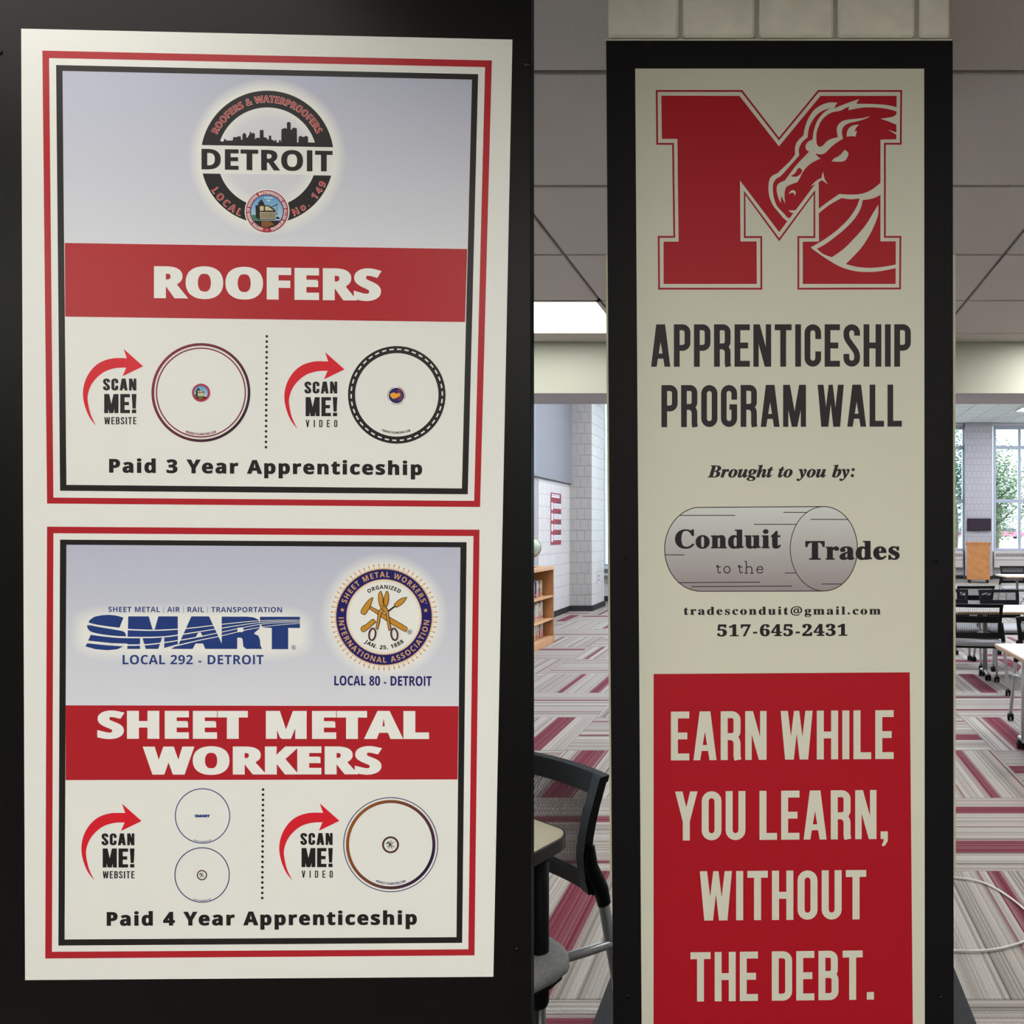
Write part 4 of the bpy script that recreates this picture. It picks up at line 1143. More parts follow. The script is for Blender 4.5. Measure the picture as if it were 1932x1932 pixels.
for cxx, tilt in ((370, .15), (1040, -.15)):
    k = PL.ink(12)
    c_ = zt((cxx, 1555))
    p = []
    for j in range(24):
        a = j * 2 * PI / 24
        xx, yy = 6 * math.cos(a), 11.2 * math.sin(a)
        p.append((c_[0] + xx * math.cos(tilt) - yy * math.sin(tilt), c_[1] + xx * math.sin(tilt) + yy * math.cos(tilt)))
    k.line(p, 3.2, True)
    PL.put(k, 'snip_ring', MATS['dark_brown_print'], parent=o)
PL.put(PL.ink(12).ring(*zt((697, 700)), 1.2, 2.2, 16), 'snip_pivot', MATS['dark_brown_print'], parent=o)
PL.write(4, navyD, 'S', 'LOCAL 80 - DETROIT', (630.9, 1293), (814.8, 1294), 18.2, heavy=.02)

# ------------------------------------------------------------------ pillar, its black board and the banner
DP = 1.45
banner_d = DP
pb = empty('pillar_board', (0, DP, 0))
tag(pb, 'narrow black board screwed to the block pillar, behind the cream banner', 'display board')
q_ = [(1143.5, 76.5), (1797.5, 76.5), (1799.5, 2030), (1157.5, 2030)]
under(board('panel', q_, DP, .012, black_board2), pb)
for px, py in ((1183, 1053), (1765, 1057), (1173, 157), (1770, 160), (1186, 1880), (1775, 1882)):
    x, _, z = at(px, py, DP)
    under(MB().tube([(x, DP + .001, z), (x, DP - .0016, z)], [.0042, .0034], 12).build('screw', screw_m), pb)
PR = Page(sheet('banner', [(1198.5, 129.6), (1743.5, 129.8), (1744.8, 2022), (1211.3, 2022)], DP, creamR,
                'tall cream banner with red letter emblem and red lower block on the pillar', 'banner'), DP)

LM = [(1239, 171.7), (1399.5, 171.7), (1469.6, 262.3), (1544.2, 171.7), (1700.2, 171.7), (1699.5, 271.3), (1669.5, 271.3), (1669.5, 447), (1698.8, 447), (1698, 544.3),
      (1506.2, 544.8), (1506.2, 447.3), (1536.5, 447.3), (1536.5, 362.5), (1470.1, 452.3), (1405, 364), (1405.2, 447.3), (1436.2, 447.3), (1436.5, 544.8), (1243.5, 544.8),
      (1242.8, 447), (1272.2, 447), (1269.8, 271.5), (1240, 271.5)]
FM = [(1247.7, 180.6), (1395.2, 181), (1469.6, 276.3), (1548.1, 181), (1691.7, 181), (1691.1, 262.8), (1661.2, 263.4), (1661.1, 455.6), (1690.1, 455.3), (1689.8, 535.7),
      (1514.6, 535.7), (1514.6, 456.2), (1545.1, 455.6), (1544.6, 338.4), (1470.1, 438), (1396.2, 340.9), (1397.1, 455.6), (1427.5, 455.6), (1427.9, 535.7), (1252, 535.7),
      (1252, 456), (1280.3, 456), (1278.1, 262), (1248.9, 262)]
m_ = PR.put(PR.ink(2).poly(FM), 'letter_emblem', redR, 'big crimson block letter with a horse head drawn in cream lines')
PR.put(PR.ink(2).line(LM, 3.6, True), 'outline', mat('dark_crimson_print', rgb(120, 14, 34, 1.75), .5), parent=m_)


def r5(p):
    return (1460 + p[0] / 7.4308, 150 + p[1] / 7.4308) + tuple(p[2:])


def r6(p):
    return (1380 + p[0] / 5.682, 340 + p[1] / 5.682) + tuple(p[2:])


def r4(p):
    return (1220 + p[0] / 7.4308, 150 + p[1] / 7.4308) + tuple(p[2:])


outer = [r5(p) for p in ((890, 325, 1), (780, 323), (700, 345), (620, 385), (550, 445), (500, 520), (460, 600), (430, 700), (415, 785, 1), (370, 825), (320, 885), (298, 960),
                         (297, 1055, 1), (240, 1130), (150, 1220), (60, 1305, 1))] + \
        [r4(p) for p in ((1845, 1310), (1770, 1345), (1725, 1400), (1708, 1500), (1715, 1610), (1745, 1710), (1800, 1810))] + \
        [r6(p) for p in ((460, 290), (510, 350), (560, 410), (602, 442, 1))]
inner = [r6(p) for p in ((624, 410, 1), (590, 392), (570, 365), (530, 325), (490, 280), (460, 210), (445, 130))] + \
        [r4(p) for p in ((1770, 1520), (1775, 1460), (1810, 1400), (1880, 1355))] + \
        [r5(p) for p in ((95, 1355), (180, 1265), (355, 1065, 1), (350, 985), (375, 915), (410, 865), (475, 810, 1), (480, 740), (500, 660), (540, 580), (600, 500), (680, 440), (785, 405, 1), (842, 405, 1))]
face = smooth([r5(p) for p in (
    (785, 410, 1), (720, 450), (650, 520), (600, 600), (565, 700), (550, 780), (545, 840, 1), (480, 875), (445, 930), (455, 985), (495, 1012, 1), (420, 1090), (300, 1220),
    (155, 1418, 1), (100, 1440), (50, 1480), (40, 1550), (60, 1650), (95, 1735, 1), (103, 1635, 1), (160, 1740, 1), (150, 1640), (160, 1540), (200, 1490), (330, 1440, 1), (360, 1390),
    (400, 1310), (450, 1240), (530, 1170), (655, 1108, 1), (610, 1075), (585, 1035, 1), (650, 1052), (720, 1030), (790, 960), (860, 900), (970, 830, 1), (955, 760), (960, 700),
    (990, 650), (1060, 610), (1160, 590), (1260, 560), (1310, 540), (1345, 513, 1), (1280, 535), (1180, 550), (1050, 562), (960, 585), (900, 640), (882, 700), (890, 770), (895, 810, 1),
    (800, 835), (740, 870), (690, 925), (640, 945), (605, 910), (597, 850), (600, 740), (635, 640), (680, 560), (760, 490), (840, 455), (930, 440), (1000, 405), (1055, 380, 1),
    (1045, 432, 1), (1180, 405), (1300, 392), (1450, 395), (1600, 415), (1725, 450, 1), (1725, 390, 1), (1600, 362), (1480, 350), (1330, 343), (1155, 342, 1), (1195, 275, 1),
    (1020, 335), (842, 405, 1))], 3)
hole = smooth([r5(p) for p in ((345, 1240), (395, 1270), (380, 1320), (330, 1358), (280, 1365), (240, 1355, 1), (300, 1310))], 3)
hk = PR.ink(3)
hk.poly(smooth(outer + inner, 3))
hk.loops([face, hole])
for pts in (((1195, 632, 1), (1160, 670), (1130, 727, 1), (1165, 722, 1), (1145, 800, 1), (1080, 795), (1022, 805, 1), (1025, 740), (1055, 680), (1110, 645)),
            ((990, 988, 1), (1040, 1020), (1040, 1070), (1000, 1135), (930, 1155), (810, 1148, 1), (850, 1105), (900, 1080), (950, 1040)),
            ((693, 1295, 1), (705, 1370), (725, 1420), (762, 1473, 1), (700, 1430), (675, 1412, 1), (632, 1437, 1), (570, 1470), (520, 1500, 1), (570, 1440), (625, 1400, 1), (670, 1380, 1), (674, 1340)),
            ((1497, 550, 1), (1640, 530), (1700, 505), (1722, 470, 1), (1725, 637, 1), (1610, 590)),
            ((1600, 705, 1), (1722, 747, 1), (1722, 777, 1)),
            ((208, 1612, 1), (230, 1570), (270, 1550), (308, 1580), (293, 1632, 1), (280, 1595), (250, 1588))):
    hk.poly(smooth([r5(p) for p in pts], 3))
hk.poly(smooth([r6(p) for p in (
    (938, 305, 1), (1045, 225), (1155, 148, 1), (1280, 155), (1400, 145), (1500, 105), (1600, 28, 1), (1600, 156, 1), (1520, 195), (1405, 215, 1), (1390, 290), (1330, 400), (1230, 510),
    (1110, 610), (1000, 690), (915, 735, 1), (980, 790), (1075, 827, 1), (1200, 740), (1330, 610), (1440, 480), (1520, 350), (1573, 262, 1), (1575, 350), (1550, 440), (1480, 590),
    (1380, 740), (1225, 900, 1), (1350, 930), (1480, 940), (1620, 930), (1764, 905, 1), (1764, 942, 1), (1600, 975), (1450, 985), (1300, 970), (1150, 920), (1000, 830), (900, 760),
    (850, 722, 1), (1020, 620), (1150, 520), (1260, 410), (1340, 290), (1375, 195, 1), (1280, 205), (1180, 192, 1), (1050, 265), (936, 355, 1))], 3))
hk.poly([r6(p)[:2] for p in ((608, 325), (694, 322), (665, 354), (635, 345))])
PR.put(hk, 'horse_head_lines', creamR, parent=m_)

PR.write(2, darkR, 'C', 'APPRENTICESHIP', (1228.4, 692), (1718.4, 691.8), 80, label='first line of the condensed dark title')
PR.write(2, darkR, 'C', 'PROGRAM WALL', (1247.9, 806), (1701.6, 804.9), 79.3, label='second line of the condensed dark title')
PR.write(2, darkR, 'I', 'Brought to you by:', (1334.8, 901), (1613, 900.6), 24.5, heavy=.06, label='italic line')
# pipe drawing
o = None
k = PR.ink(2)
pc = [(1323, 956.8)] + [(1554.3, 956)] + arc(1554.3, 1035.4, 63.4, 0, 180, 24, 79.7) + [(1323, 1115.6)] + arc(1323, 1036.2, 69, 180, 360, 24, 79.5)
g0, g1 = rgb(170, 172, 170, 1.5)[:3], rgb(122, 113, 116, 1.5)[:3]
k.loops([pc[2:-1]], [mixc(g0, g1, (p[1] - 957) / 159) + (1,) for p in pc[2:-1]])
o = PR.put(k, 'pipe_drawing', ink_mat, 'grey shaded pipe drawing with dark outline')
k = PR.ink(3)
k.line(pc[2:-1], 1.6, True)
k.line(circle(1554.3, 1035.4, 63.4, 48, 79.7), 1.4, True)


def r8(p):
    return (1230 + p[0] / 3.864, 850 + p[1] / 3.864)


for a, b in (((200, 473), (607, 473)), ((958, 451), (1135, 451)), ((745, 538), (1055, 538)), ((1157, 502), (1430, 503)), ((98, 761), (237, 761)), ((970, 893), (1055, 893)),
             ((190, 963), (787, 960)), ((288, 992), (1023, 988)), ((1240, 973), (1385, 973))):
    k.line([r8(a), r8(b)], 1.5)
PR.put(k, 'pipe_lines', darkR, parent=o)
PR.write(4, darkR, 'R', 'Conduit', (1273.5, 1034.8), (1474, 1034.5), 37.5, heavy=.07, track=.04)
PR.write(4, darkR, 'R', 'Trades', (1519.3, 1056.2), (1697.4, 1055.7), 37.5, heavy=.07, track=.04)
# thin 'to the'
k = PR.ink(4)


def thin(x, ch, s):
    st = []
    if ch == 't':
        st = [[(3, -13.5), (3, -4), (4, -1), (6.5, -.5), (8.5, -2)], [(0, -11.5), (8, -11.5)], [(0, -11.5), (3, -15.5)]]
    if ch == 'o':
        k.line(circle(x + 6.5 * s, 1081.2 - 6.2 * s, 5.6 * s, 24, 6.2 * s), 1.9, True)
    if ch == 'h':
        st = [[(3, 0), (3, -22)], [(0, -21.4), (3, -22)], [(0, 0), (6, 0)], [(10.5, 0), (16.5, 0)], [(3, -9), (5.5, -11.6), (9, -12.2), (12, -11), (13.3, -8), (13.3, 0)]]
    if ch == 'e':
        st = [[(1, -6.8), (12, -6.8), (11.4, -9.8), (9.2, -12), (6.4, -12.4), (3.4, -11.4), (1.4, -8.8), (1, -6), (1.8, -2.8), (4, -.6), (7, -.1), (10, -1), (12, -3)]]
    for p in st:
        k.line([(x + a * s, 1081.4 + b * s) for a, b in p], 1.9)


for ch, x in (('t', 1351.5), ('o', 1365), ('t', 1392.5), ('h', 1405), ('e', 1427)):
    thin(x, ch, 1.02)
PR.put(k, 'lettering', darkR)
PR.write(2, darkR, 'R', 'tradesconduit@gmail.com', (1290, 1160), (1661.7, 1159.4), 16.0, heavy=.05, track=.16)
PR.write(2, darkR, 'R', '517-645-2431', (1353, 1200.8), (1598.8, 1199.6), 22.8, heavy=.07, track=.08)
PR.put(PR.ink(1).tri([(1233.2, 1271.6), (1716.4, 1268.4), (1723, 2022), (1233, 2022)], [(0, 1, 2, 3)]), 'red_block', redR)
for t, p0, p1, c_ in (('EARN WHILE', (1265.9, 1434.6), (1686, 1431.8), 92), ('YOU LEARN,', (1273.7, 1585.8), (1675, 1582.8), 92.5),
                      ('WITHOUT', (1320.4, 1736.8), (1634.3, 1734.3), 93), ('THE DEBT.', (1302.8, 1889.6), (1648.8, 1885.8), 93)):
    PR.write(2, creamR, 'C', t, p0, p1, c_)

# side boards with pale edges on the flanks of the pillar
edge_m = mat('pale_board_edge', (.62, .60, .45, 1), .6)
for nm, xf, xb, side in (('left', (1144.5 - CX) / F * (DP + .02), (1152.5 - CX) / F * (DP + .02), -1), ('right', (1800.8 - CX) / F * (DP + .02), (1801.6 - CX) / F * (DP + .02), 1)):
    zt_, zb_ = H + (CY - 483) / F * (DP + .02), H + (CY - 1649) / F * (DP + .02)
    t_ = .012 * -side
    y0_, y1_ = DP + .0125, DP + .62
    sb = empty('side_board', (xf, y0_, zb_))
    tag(sb, 'pale-edged board on the %s flank of the poster pillar' % nm, 'board')
    def sbx(y0, y1, name, m_2):
        v = [(xf, y0, zt_), (xf + t_, y0, zt_), (xb + t_, y0, zb_), (xb, y0, zb_), (xf, y1, zt_), (xf + t_, y1, zt_), (xb + t_, y1, zb_), (xb, y1, zb_)]
        under(MB().add(v, [(0, 1, 2, 3), (7, 6, 5, 4), (0, 4, 5, 1), (1, 5, 6, 2), (2, 6, 7, 3), (3, 7, 4, 0)]).build(name, m_2), sb)
    sbx(y0_, y0_ + .003, 'pale_edge', edge_m)
    sbx(y0_ + .003, y1_, 'panel', black_board2)

# the block pillar itself
block_m = mat('painted_block', (.82, .80, .70, 1), .7, noise=.05, nscale=30, bump=.35, bscale=160)
joint_m = mat('painted_joint', (.46, .44, .39, 1), .75, bump=.2, bscale=160)
PX0, PX1, PY0, PY1 = (1145.5 - CX) / F * (DP + .0125) + .013, (1796.5 - CX) / F * (DP + .0125) - .013, DP + .013, DP + .60
pillar = tag(MB().box(PX0 + .006, PX1 - .006, PY0 + .004, PY1 - .004, 0, 2.63).build('wall_pillar', joint_m), kind='structure')
ztop = H + (CY - 73) / F * DP
fx0, fx1 = (1142 - CX) / F * DP, (1797 - CX) / F * DP
head = [(1142, 1283), (1283, 1428), (1428, 1577), (1577, 1731), (1731, 1797)]
# above the board the face stands flush with it: blocks with raked joints
for a, b in head:
    for zz0, zz1 in ((ztop + .0055, ztop + .198), (ztop + .204, 2.628)):
        MB().box((a - CX) / F * DP + .0042, (b - CX) / F * DP - .0042, DP + .002, DP + .05, zz0, zz1, .004).build('block', block_m, pillar)
MB().box(fx0 + .004, fx1 - .004, DP + .011, DP + .055, ztop - .006, 2.63).build('mortar', joint_m, pillar)
MB().box(fx0, fx1, DP + .003, DP + .05, ztop - .004, ztop + .0015, .001).build('mortar', block_m, pillar)

# ------------------------------------------------------------------ the room
XL, XR, ZN = -6.2, 9.6, 2.63
HD0, HD1, HB = 4.586, 4.975, 2.33          # header: front, back, underside
ZF = 4.86                                   # ceiling of the tall reading room
YB = 24.6                                   # window wall
wallp = mat('wall_paint', (.50, .52, .445, 1), .75, bump=.08, bscale=60)
wallg = mat('grey_wall_paint', (.26, .275, .30, 1), .75)
under_m = mat('soffit_paint', (.50, .475, .53, 1), .8)
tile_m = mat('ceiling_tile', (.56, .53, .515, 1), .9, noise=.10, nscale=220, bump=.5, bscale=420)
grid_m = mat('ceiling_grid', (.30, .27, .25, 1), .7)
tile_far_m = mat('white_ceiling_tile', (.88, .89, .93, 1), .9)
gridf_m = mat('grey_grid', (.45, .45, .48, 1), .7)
blockw_m = mat('white_block', (.66, .66, .65, 1), .65, noise=.03, nscale=12, bump=.15, bscale=90)
jointw_m = mat('block_joint', (.40, .40, .41, 1), .8)
blockt_m = mat('taupe_block', (.43, .425, .40, 1), .65, noise=.04, nscale=12, bump=.15, bscale=90)
base_m = mat('black_baseboard', (.02, .02, .022, 1), .5)
fill_lamp_m = mat('fill_diffuser', (.9, .9, .9, 1), .6, emit=(1.0, .97, .90, 1), strength=LAMP_FILL)
lampv_m = mat('lamp_diffuser_front', (.9, .9, .9, 1), .6, emit=(1.0, .98, .93, 1), strength=LAMP_VISIBLE)
lampr_m = mat('lamp_diffuser_right', (.9, .9, .9, 1), .6, emit=(1.0, .98, .93, 1), strength=LAMP_VISIBLE * 3.4)
lampb_m = mat('lamp_diffuser_board', (.9, .9, .9, 1), .6, emit=(1.0, .97, .90, 1), strength=LAMP_BOARD)
lampf_m = mat('lamp_diffuser_far', (.9, .9, .9, 1), .6, emit=(.86, .88, 1.0, 1), strength=LAMP_FAR)  # bluish, so the added tall-room lights stand in for window daylight
lampfr_m = mat('lamp_frame', (.55, .53, .48, 1), .5)

# carpet: every modular tile a piece of its own
TX, TY = .9935, .9635


def carpet(name):
    m = bpy.data.materials.new(name)
    m.use_nodes = True
    nt = m.node_tree
    N, L = nt.nodes, nt.links
    b = N['Principled BSDF']
    b.inputs['Roughness'].default_value = .95
    b.inputs['Specular IOR Level'].default_value = .1
    tc = N.new('ShaderNodeTexCoord')
    sep = N.new('ShaderNodeSeparateXYZ')
    L.new(tc.outputs['Object'], sep.inputs[0])
    oi = N.new('ShaderNodeObjectInfo')

    def math_(op, a, b_=None, c=None, clamp=False):
        n_ = N.new('ShaderNodeMath')
        n_.operation = op
        n_.use_clamp = clamp
        for i, v in enumerate((a, b_, c)):
            if v is None:
                continue
            if isinstance(v, (int, float)):
                n_.inputs[i].default_value = v
            else:
                L.new(v, n_.inputs[i])
        return n_.outputs[0]

    def noise1(scale, off, detail=0, lo=.3, hi=.7):
        n_ = N.new('ShaderNodeTexNoise')
        n_.noise_dimensions = '1D'
        n_.inputs['Scale'].default_value = 1
        n_.inputs['Detail'].default_value = detail
        L.new(math_('ADD', math_('MULTIPLY', sep.outputs[0], scale), math_('MULTIPLY', oi.outputs['Random'], off)), n_.inputs['W'])
        mr = N.new('ShaderNodeMapRange')
        mr.inputs['From Min'].default_value = lo
        mr.inputs['From Max'].default_value = hi
        L.new(n_.outputs['Fac'], mr.inputs['Value'])
        return mr.outputs[0]
    fine = noise1(75, 900, 1)
    mid = noise1(14, 500, 1)
    thinl = noise1(38, 300, 0, .66, .74)
    sc = N.new('ShaderNodeSeparateColor')
    L.new(oi.outputs['Color'], sc.inputs[0])
    wob = math_('MULTIPLY', math_('SUBTRACT', fine, .5), .035)
    xx = math_('ADD', sep.outputs[0], wob)

    def band(c, h):
        d = math_('ABSOLUTE', math_('SUBTRACT', xx, c))
        return math_('MULTIPLY_ADD', math_('SUBTRACT', h, d), 55, .5, True)
    b1 = band(sc.outputs[0], sc.outputs[1])
    b2 = band(sc.outputs[2], oi.outputs['Alpha'])
    red = math_('MAXIMUM', b1, b2)
    red = math_('MULTIPLY', red, math_('MULTIPLY_ADD', fine, .35, .72, True))
    thr = math_('MULTIPLY', thinl, math_('MULTIPLY', noise1(5, 70, 0, .55, .62), .8))
    red = math_('MAXIMUM', red, math_('MULTIPLY', thr, .8))
    ramp = N.new('ShaderNodeValToRGB')
    e = ramp.color_ramp.elements
    e[0].position, e[0].color = 0, (.125, .110, .095, 1)
    e[1].position, e[1].color = 1, (.47, .445, .40, 1)
    e2 = ramp.color_ramp.elements.new(.45)
    e2.color = (.32, .295, .26, 1)
    L.new(math_('ADD', math_('MULTIPLY', fine, .55), math_('MULTIPLY', mid, .45)), ramp.inputs[0])
    mx = N.new('ShaderNodeMix')
    mx.data_type = 'RGBA'
    L.new(red, mx.inputs[0])
    L.new(ramp.outputs[0], mx.inputs[6])
    mx.inputs[7].default_value = (.150, .016, .036, 1)
    # pile speckle
    sp = N.new('ShaderNodeTexNoise')
    sp.inputs['Scale'].default_value = 260
    sp.inputs['Detail'].default_value = 2
    L.new(tc.outputs['Object'], sp.inputs['Vector'])
    mr = N.new('ShaderNodeMapRange')
    mr.inputs['From Min'].default_value = .3
    mr.inputs['From Max'].default_value = .7
    mr.inputs['To Min'].default_value = .72
    mr.inputs['To Max'].default_value = 1.25
    L.new(sp.outputs['Fac'], mr.inputs['Value'])
    v = N.new('ShaderNodeVectorMath')
    v.operation = 'SCALE'
    L.new(mx.outputs[2], v.inputs[0])
    L.new(mr.outputs[0], v.inputs['Scale'])
    L.new(v.outputs[0], b.inputs['Base Color'])
    bp = N.new('ShaderNodeBump')
    bp.inputs['Strength'].default_value = .5
    bp.inputs['Distance'].default_value = .003
    L.new(math_('ADD', fine, sp.outputs['Fac']), bp.inputs['Height'])
    L.new(bp.outputs[0], b.inputs['Normal'])
    return m


carpet_m = carpet('striped_carpet')
floor = tag(MB().box(XL, XR, -5.0, YB + .3, -.12, -.006).build('floor', mat('floor_seam', (.16, .15, .14, 1), .95)), kind='structure')
ct = MB()
ct.box(.001, TX - .001, .001, TY - .001, -.006, 0, .0015)
me_t = ct.build('carpet_tile', carpet_m, floor).data
first_tile = bpy.data.objects['carpet_tile']
ROWS0 = 2.558
bands = {  # (column, row): centre, half width, centre, half width across the stripes, as fractions of the tile
    (0, 0): (.665, .080, .16, .012), (2, 0): (.47, .028, .80, .012), (0, 1): (.655, .045, .10, .02), (2, 1): (.79, .055, .28, .075),
    (0, 2): (.215, .09, .70, .02), (2, 2): (.74, .035, .12, .012), (-1, 3): (.76, .07, .3, .012), (0, 3): (.84, .022, .42, .02), (2, 3): (.36, .085, .85, .015),
    (3, 3): (.24, .07, .5, .012), (-1, 4): (.66, .022, .2, .01), (3, 4): (.28, .03, .78, .03), (-2, 4): (.66, .022, .2, .01), (-1, 2): (.8, .04, .3, .02)}
i = 0
for c_ in range(-5, 8):
    for r_ in range(-3, 13):
        x = -1.49 + c_ * TX
        y = ROWS0 + r_ * TY
        if x + TX < XL or x > XR:
            continue
        vert = (c_ + r_) % 2 == 0
        o = first_tile if i == 0 else first_tile.copy()
        if i:
            C.objects.link(o)
        i += 1
        if vert:
            o.location = (x, y, 0)
        else:
            o.location = (x + TX - (TX - TX) , y, 0)
            o.rotation_euler = (0, 0, PI / 2)
            o.scale = (TY / TX, TX / TY, 1)
        bd = bands.get((c_, r_))
        if not bd:
            a = random.random()
            bd = (random.uniform(.15, .85), random.choice((.02, .03, .05, .08)), random.uniform(.1, .9), random.choice((.0, .01, .02, .03)))
        o.color = bd
# the far floor, too small to tell its tiles apart, keeps the same carpet laid in strips
far = MB()
y_far = ROWS0 + 13 * TY
far.box(0, XR - XL, 0, YB - y_far, -.006, 0)
fo = far.build('carpet_field', carpet_m, floor, (XL, y_far, 0))
fo.color = (2.3, .2, 6.2, .15)
fo['kind'] = 'stuff'
mat_m = mat('charcoal_mat', (.018, .018, .02, 1), .95, noise=.5, nscale=160, bump=.6, bscale=300)
tag(MB().box(-.575, .612, .55, 2.75, .0, .005, .002).build('floor_mat', mat_m), 'dark charcoal mat laid around the foot of the pillar', 'mat')

# ceilings
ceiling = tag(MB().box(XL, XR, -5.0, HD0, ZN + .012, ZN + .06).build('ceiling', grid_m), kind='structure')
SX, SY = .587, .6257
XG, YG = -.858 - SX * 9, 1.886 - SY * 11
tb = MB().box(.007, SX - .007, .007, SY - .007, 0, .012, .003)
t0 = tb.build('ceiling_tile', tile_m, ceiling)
lamps = []
LM_SPEC = [(0, 3, 2), (6, 3, 2), (0, -2, 2), (-3, 1, 2), (1, -5, 2), (-3, -5, 2), (4, -5, 2), (1, -10, 2)]  # entries after the board fixture are unseen, added to light boards and floor
skip = {}
for n_, (lc, lr, ln) in enumerate(LM_SPEC):
    for j in range(ln):
        skip[(lc - j, lr)] = n_
k_ = 0
for c_ in range(-9, 18):
    for r_ in range(-11, 5):
        x, y = -.858 + c_ * SX, 1.886 + r_ * SY
        if x + SX > XR or y < -5.0 or y + .02 > HD0 or (c_ - 0, r_) in {(a - 1, b) for a, b in skip}:
            continue
        w_ = min(SY, HD0 - y)
        o = t0 if k_ == 0 else t0.copy()
        if k_:
            C.objects.link(o)
        k_ += 1
        o.location = (x, y, ZN)
        o.scale = (1, (w_ - .0) / SY, 1)
labels = {0: 'bright white ceiling light ahead, left of the poster pillar', 1: 'ceiling light out of sight to the right of the pillar'}
for n_, (lc, lr, ln) in enumerate(LM_SPEC):
    x1 = -.858 + lc * SX
    x0 = x1 - SX * ln
    y0 = 1.886 + lr * SY
    y1 = min(y0 + SY, HD0 - .05)
    lt = empty('ceiling_light', ((x0 + x1) / 2, (y0 + y1) / 2, ZN))
    tag(lt, labels.get(n_, 'unseen recessed light in the low ceiling, %s' % ('', '', 'close above the display board', 'added to brighten the floor on the left', 'added behind the viewer, second row, middle', 'added behind the viewer, second row, left', 'added behind the viewer, second row, right', 'added behind the viewer, last row')[n_]), 'ceiling light', 'recessed lights of the low ceiling')
    fr = MB()
    for a, b, c, d in ((x0, x1, y0, y0 + .012), (x0, x1, y1 - .02, y1), (x0, x0 + .02, y0, y1), (x1 - .02, x1, y0, y1)):
        fr.box(a, b, c, d, ZN - .004, ZN + .012, .001)
    under(fr.build('frame', lampfr_m), lt)
    under(MB().box(x0 + .02, x1 - .02, y0 + .012, y1 - .02, ZN + .002, ZN + .010).build('diffuser', lampv_m if n_ == 0 else lampr_m if n_ == 1 else lampb_m if n_ == 2 else fill_lamp_m), lt)

# header between the low and the tall room
hdr = tag(MB().box(XL, XR, HD0, HD1, HB, ZF).build('wall_header', wallp), kind='structure')
tag(MB().box(XL, XR, HD0 + .002, HD1, HB - .001, HB).build('trim_1', under_m), kind='structure')
# tall room ceiling
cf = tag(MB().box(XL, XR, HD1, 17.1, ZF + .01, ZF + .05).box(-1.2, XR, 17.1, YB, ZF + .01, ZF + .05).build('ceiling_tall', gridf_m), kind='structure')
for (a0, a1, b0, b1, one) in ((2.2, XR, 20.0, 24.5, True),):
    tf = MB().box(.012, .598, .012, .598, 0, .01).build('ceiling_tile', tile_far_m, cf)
    k_ = 0
    nx_, ny_ = int((a1 - a0) / .61), int((b1 - b0) / .61)
    for c_ in range(nx_):
        for r_ in range(ny_):
            o = tf if k_ == 0 else tf.copy()
            if k_:
                C.objects.link(o)
            k_ += 1
            o.location = (a0 + c_ * .61, b0 + r_ * .61, ZF)
rest = MB()
for c_ in range(-13, 4):
    for r_ in range(0, 30):
        if c_ < -4 and r_ > 18:
            continue
        rest.box(2.2 + c_ * .61 - .6, 2.2 + c_ * .61 - .01, 5.2 + r_ * .61, 5.2 + r_ * .61 + .59, ZF, ZF + .01)
for c_ in range(4, 16):
    for r_ in range(0, 24):
        rest.box(2.2 + c_ * .61 - .6, 2.2 + c_ * .61 - .01, 5.2 + r_ * .61, 5.2 + r_ * .61 + .59, ZF, ZF + .01)
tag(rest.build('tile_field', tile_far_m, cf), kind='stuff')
for n_, (lx, ly) in enumerate(((-1.5, 8), (2.5, 8), (6, 8), (-1.5, 13), (2.5, 13), (6, 13), (0, 18), (4.5, 18), (7.2, 21.5))):  # all but the last are unseen, added to brighten the tall room
    lt = empty('ceiling_light', (lx, ly, ZF))
    tag(lt, 'ceiling light of the tall room seen at the right edge under the header' if n_ == 8 else 'unseen light added to fill the tall room, %s row, %s' % (('first', 'second', 'third')[n_ // 3 if n_ < 6 else 2], ('left', 'middle', 'right')[n_ % 3]),
        'ceiling light', 'lights of the tall reading room')
    under(MB().box(lx - .62, lx + .62, ly - .32, ly + .32, ZF - .03, ZF - .005, .004).build('frame', lampfr_m), lt)
    under(MB().box(lx - .58, lx + .58, ly - .28, ly + .28, ZF - .034, ZF - .031).build('diffuser', lampf_m), lt)

# side and rear walls
tag(MB().box(XR, XR + .2, -5, YB, 0, ZF).build('wall_right', wallp), kind='structure')
tag(MB().box(XL - .2, XL, -5, 5.2, 0, ZF).build('wall_near_left', wallp), kind='structure')
tag(MB().box(XL, XR, -5.2, -5, 0, ZF).build('wall_rear', wallp), kind='structure')


def blocks(name, mb_joint, M, u0, u1, z0, z1, bm, parent, single, bw=.1435, bh=.2032):
    """facing of blocks in the plane local x (along), local -y (proud); singly or joined"""
    far_ = MB()
    g = .0034
    r_ = 0
    z = z0
    while z < z1 - .02:
        off = (bw / 2 if r_ % 2 else 0)
        u = u0 - off
        while u < u1 - .01:
            a, b = max(u, u0), min(u + bw, u1)
            if b - a > .02:
                x = (a + g, b - g, -.007, .01, z + g, min(z + bh, z1) - g)
                if single:
                    MB().box(*x, .003, M=M).build('block', bm, parent)
                else:
                    far_.box(*x, M=M)
            u += bw
        z += bh
        r_ += 1
    if not single:
        o_ = far_.build('block_courses', bm, parent)
        o_['kind'] = 'stuff'


XW = -3.95
